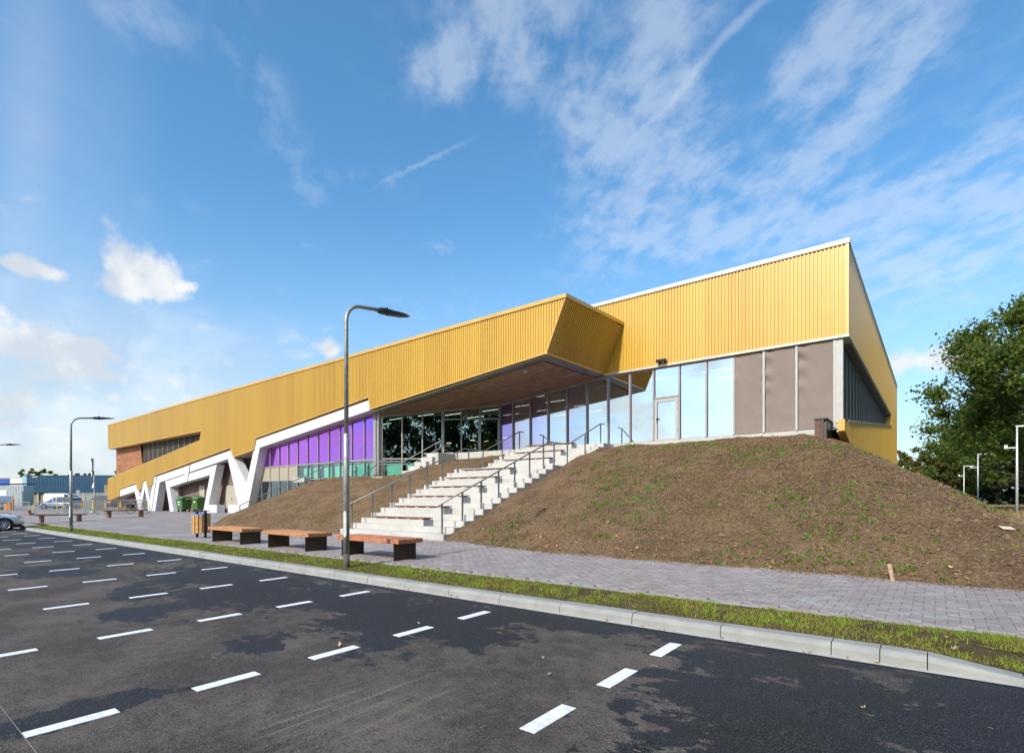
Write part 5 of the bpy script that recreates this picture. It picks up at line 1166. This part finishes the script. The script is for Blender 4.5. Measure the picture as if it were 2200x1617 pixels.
for a, b_ in zip(sx, sy):
    m_ = int(rng.integers(4, 20)); s_ = rng.uniform(.025, .11); wx.append(rng.normal(a, s_, m_)); wy.append(rng.normal(b_, s_*.8, m_)); wh.append(rng.uniform(.025, .10, m_))
wx, wy, wh = map(np.concatenate, (wx, wy, wh)); wz = surf(wx, wy); n = len(wx)
ok = ~((wx > -17.2) & (wx < -11.8)); wx, wy, wh, wz = wx[ok], wy[ok], wh[ok], wz[ok]; n = len(wx)
tag(quads_mesh('mound_weeds', blades(n, wx, wy, wz-.004, wh, rng.uniform(.006, .018, n)*(1+.02*wy), .9), 4, 'weed_leaf'), kind='stuff')
# dry grass beside the road
x = rng.uniform(2.6, 13, 16000); y = rng.uniform(12, 120, 16000); keep = ~((x > 7.4+np.maximum(0, y-70)*.1) & (x < 12.9+np.maximum(0, y-70)*.1)); x, y = x[keep], y[keep]; n = len(x)
tag(quads_mesh('roadside_grass', blades(n, x, y, np.maximum(z_mound0(x, y), z_lot(x, y)+.05), rng.uniform(.1, .45, n), np.full(n, .012)*(1+.02*y), .6), 4, 'straw'), kind='stuff')
# loose small things
def leafm(s_, curl):
    b = MB(); pts = [(0, -1), (.35, -.7), (.3, -.35), (.65, -.2), (.42, .1), (.6, .5), (.22, .55), (0, 1), (-.22, .55), (-.6, .5), (-.42, .1), (-.65, -.2), (-.3, -.35), (-.35, -.7)]
    b.add([(x*s_, y*s_, s_*curl*(x*x*1.6+y*y*.5)) for x, y in pts]+[(0, 0, 0)], [(i, (i+1) % 14, 14) for i in range(14)])
    me = bpy.data.meshes.new('dead_leaf'); me.from_pydata(b.v, [], b.f); return me
lms = []
for k in range(4):
    me = leafm(.04, .5+.3*k); me.materials.append(MATS['dead_leaf' if k % 2 == 0 else 'dead_leaf_pale']); lms.append(me)
def drop_leaf(x, y, z, lab, grp, s_=1):
    o = bpy.data.objects.new('dead_leaf', random.choice(lms)); COL.objects.link(o); o.location = (x, y, z); o.rotation_euler = (rng.normal(0, .35), rng.normal(0, .35), rng.uniform(0, 6.3)); o.scale = (s_,)*3
    tag(o, lab, 'leaf', grp)
for k in range(34): x = -.2-rng.random()**1.3*16; drop_leaf(x, 5.61+rng.random()*.05, float(z_lot(x, 5.62))+.014, 'small brown fallen leaf caught along the foot of the kerb', 'leaves along the kerb', rng.uniform(.35, .75))
for k in range(6): x, y = rng.uniform(-7, 0), rng.uniform(1.2, 5.2); drop_leaf(x, y, float(z_lot(x, y))+.012, 'small brown fallen leaf lying on the asphalt', 'leaves on the asphalt', rng.uniform(.5, .9))
for k in range(60):
    x = rng.uniform(-8.5, 1.6); y = float(yb(np.float64(x)))+abs(rng.normal(.25, .45)); drop_leaf(x, y, float(surf(np.array([x]), np.array([y]))[0])+.02, 'pale fallen leaf lying at the foot of the mound', 'leaves at the foot of the mound', rng.uniform(.7, 1.5))
for k in range(14): x, y = 1.8-rng.random()*9, rng.uniform(5.95, 6.85); drop_leaf(x, y, float(vz(np.float64(x), np.float64(y)))+.035, 'fallen leaf resting in the verge grass', 'leaves in the verge grass', rng.uniform(.6, 1.1))
def twig(n, fx_, mat, name, kind):
    b = MB()
    for k in range(n):
        x, y, z = fx_(); a = rng.uniform(0, PI); l = rng.uniform(.02, .075); p = Vector((x, y, z)); q = p+Vector((math.cos(a)*l, math.sin(a)*l, 0)); b.tube([p, p.lerp(q, .5)+Vector((rng.normal(0, .01), rng.normal(0, .01), .004)), q], .0022, 4, False)
    tag(b.build(name, mat, fix=False), kind=kind)
def fa():
    x, y = rng.uniform(-9, 1.4), rng.uniform(.8, 5.5); return x, y, float(z_lot(x, y))+.004
twig(70, fa, 'straw', 'asphalt_straw', 'stuff')
st_o = empty('wooden_stake', (-.50, 9.98, .22), label='short flat wooden stake tilted at the mound foot by the path', cat='stake')
bq = MB().box(-.025, .025, -.009, .009, -.1, .30, Matrix.Rotation(R(-9), 4, 'Y')); bq.build('stake_body', 'dry_wood', st_o)
pp = onX(2178, 1152, .95); pz = float(surf(np.array([.95]), np.array([12.2]))[0])
o = MB().box(-.09, .09, -.06, .06, 0, .006).build('cardboard_scrap', 'paper'); o.location = (.95, 12.2, pz+.03); o.rotation_euler = (.36, .05, .5); tag(o, 'pale flat cardboard scrap on the soil slope near the right edge', 'litter')
o = MB().box(-.04, .04, -.03, .03, 0, .003).build('paper_scrap', 'label_white'); o.location = (-3.47, 1.05, float(z_lot(-3.47, 1.05))+.004); o.rotation_euler = (.02, 0, .4); tag(o, 'small white paper scrap on the asphalt near the front bay marks', 'litter')
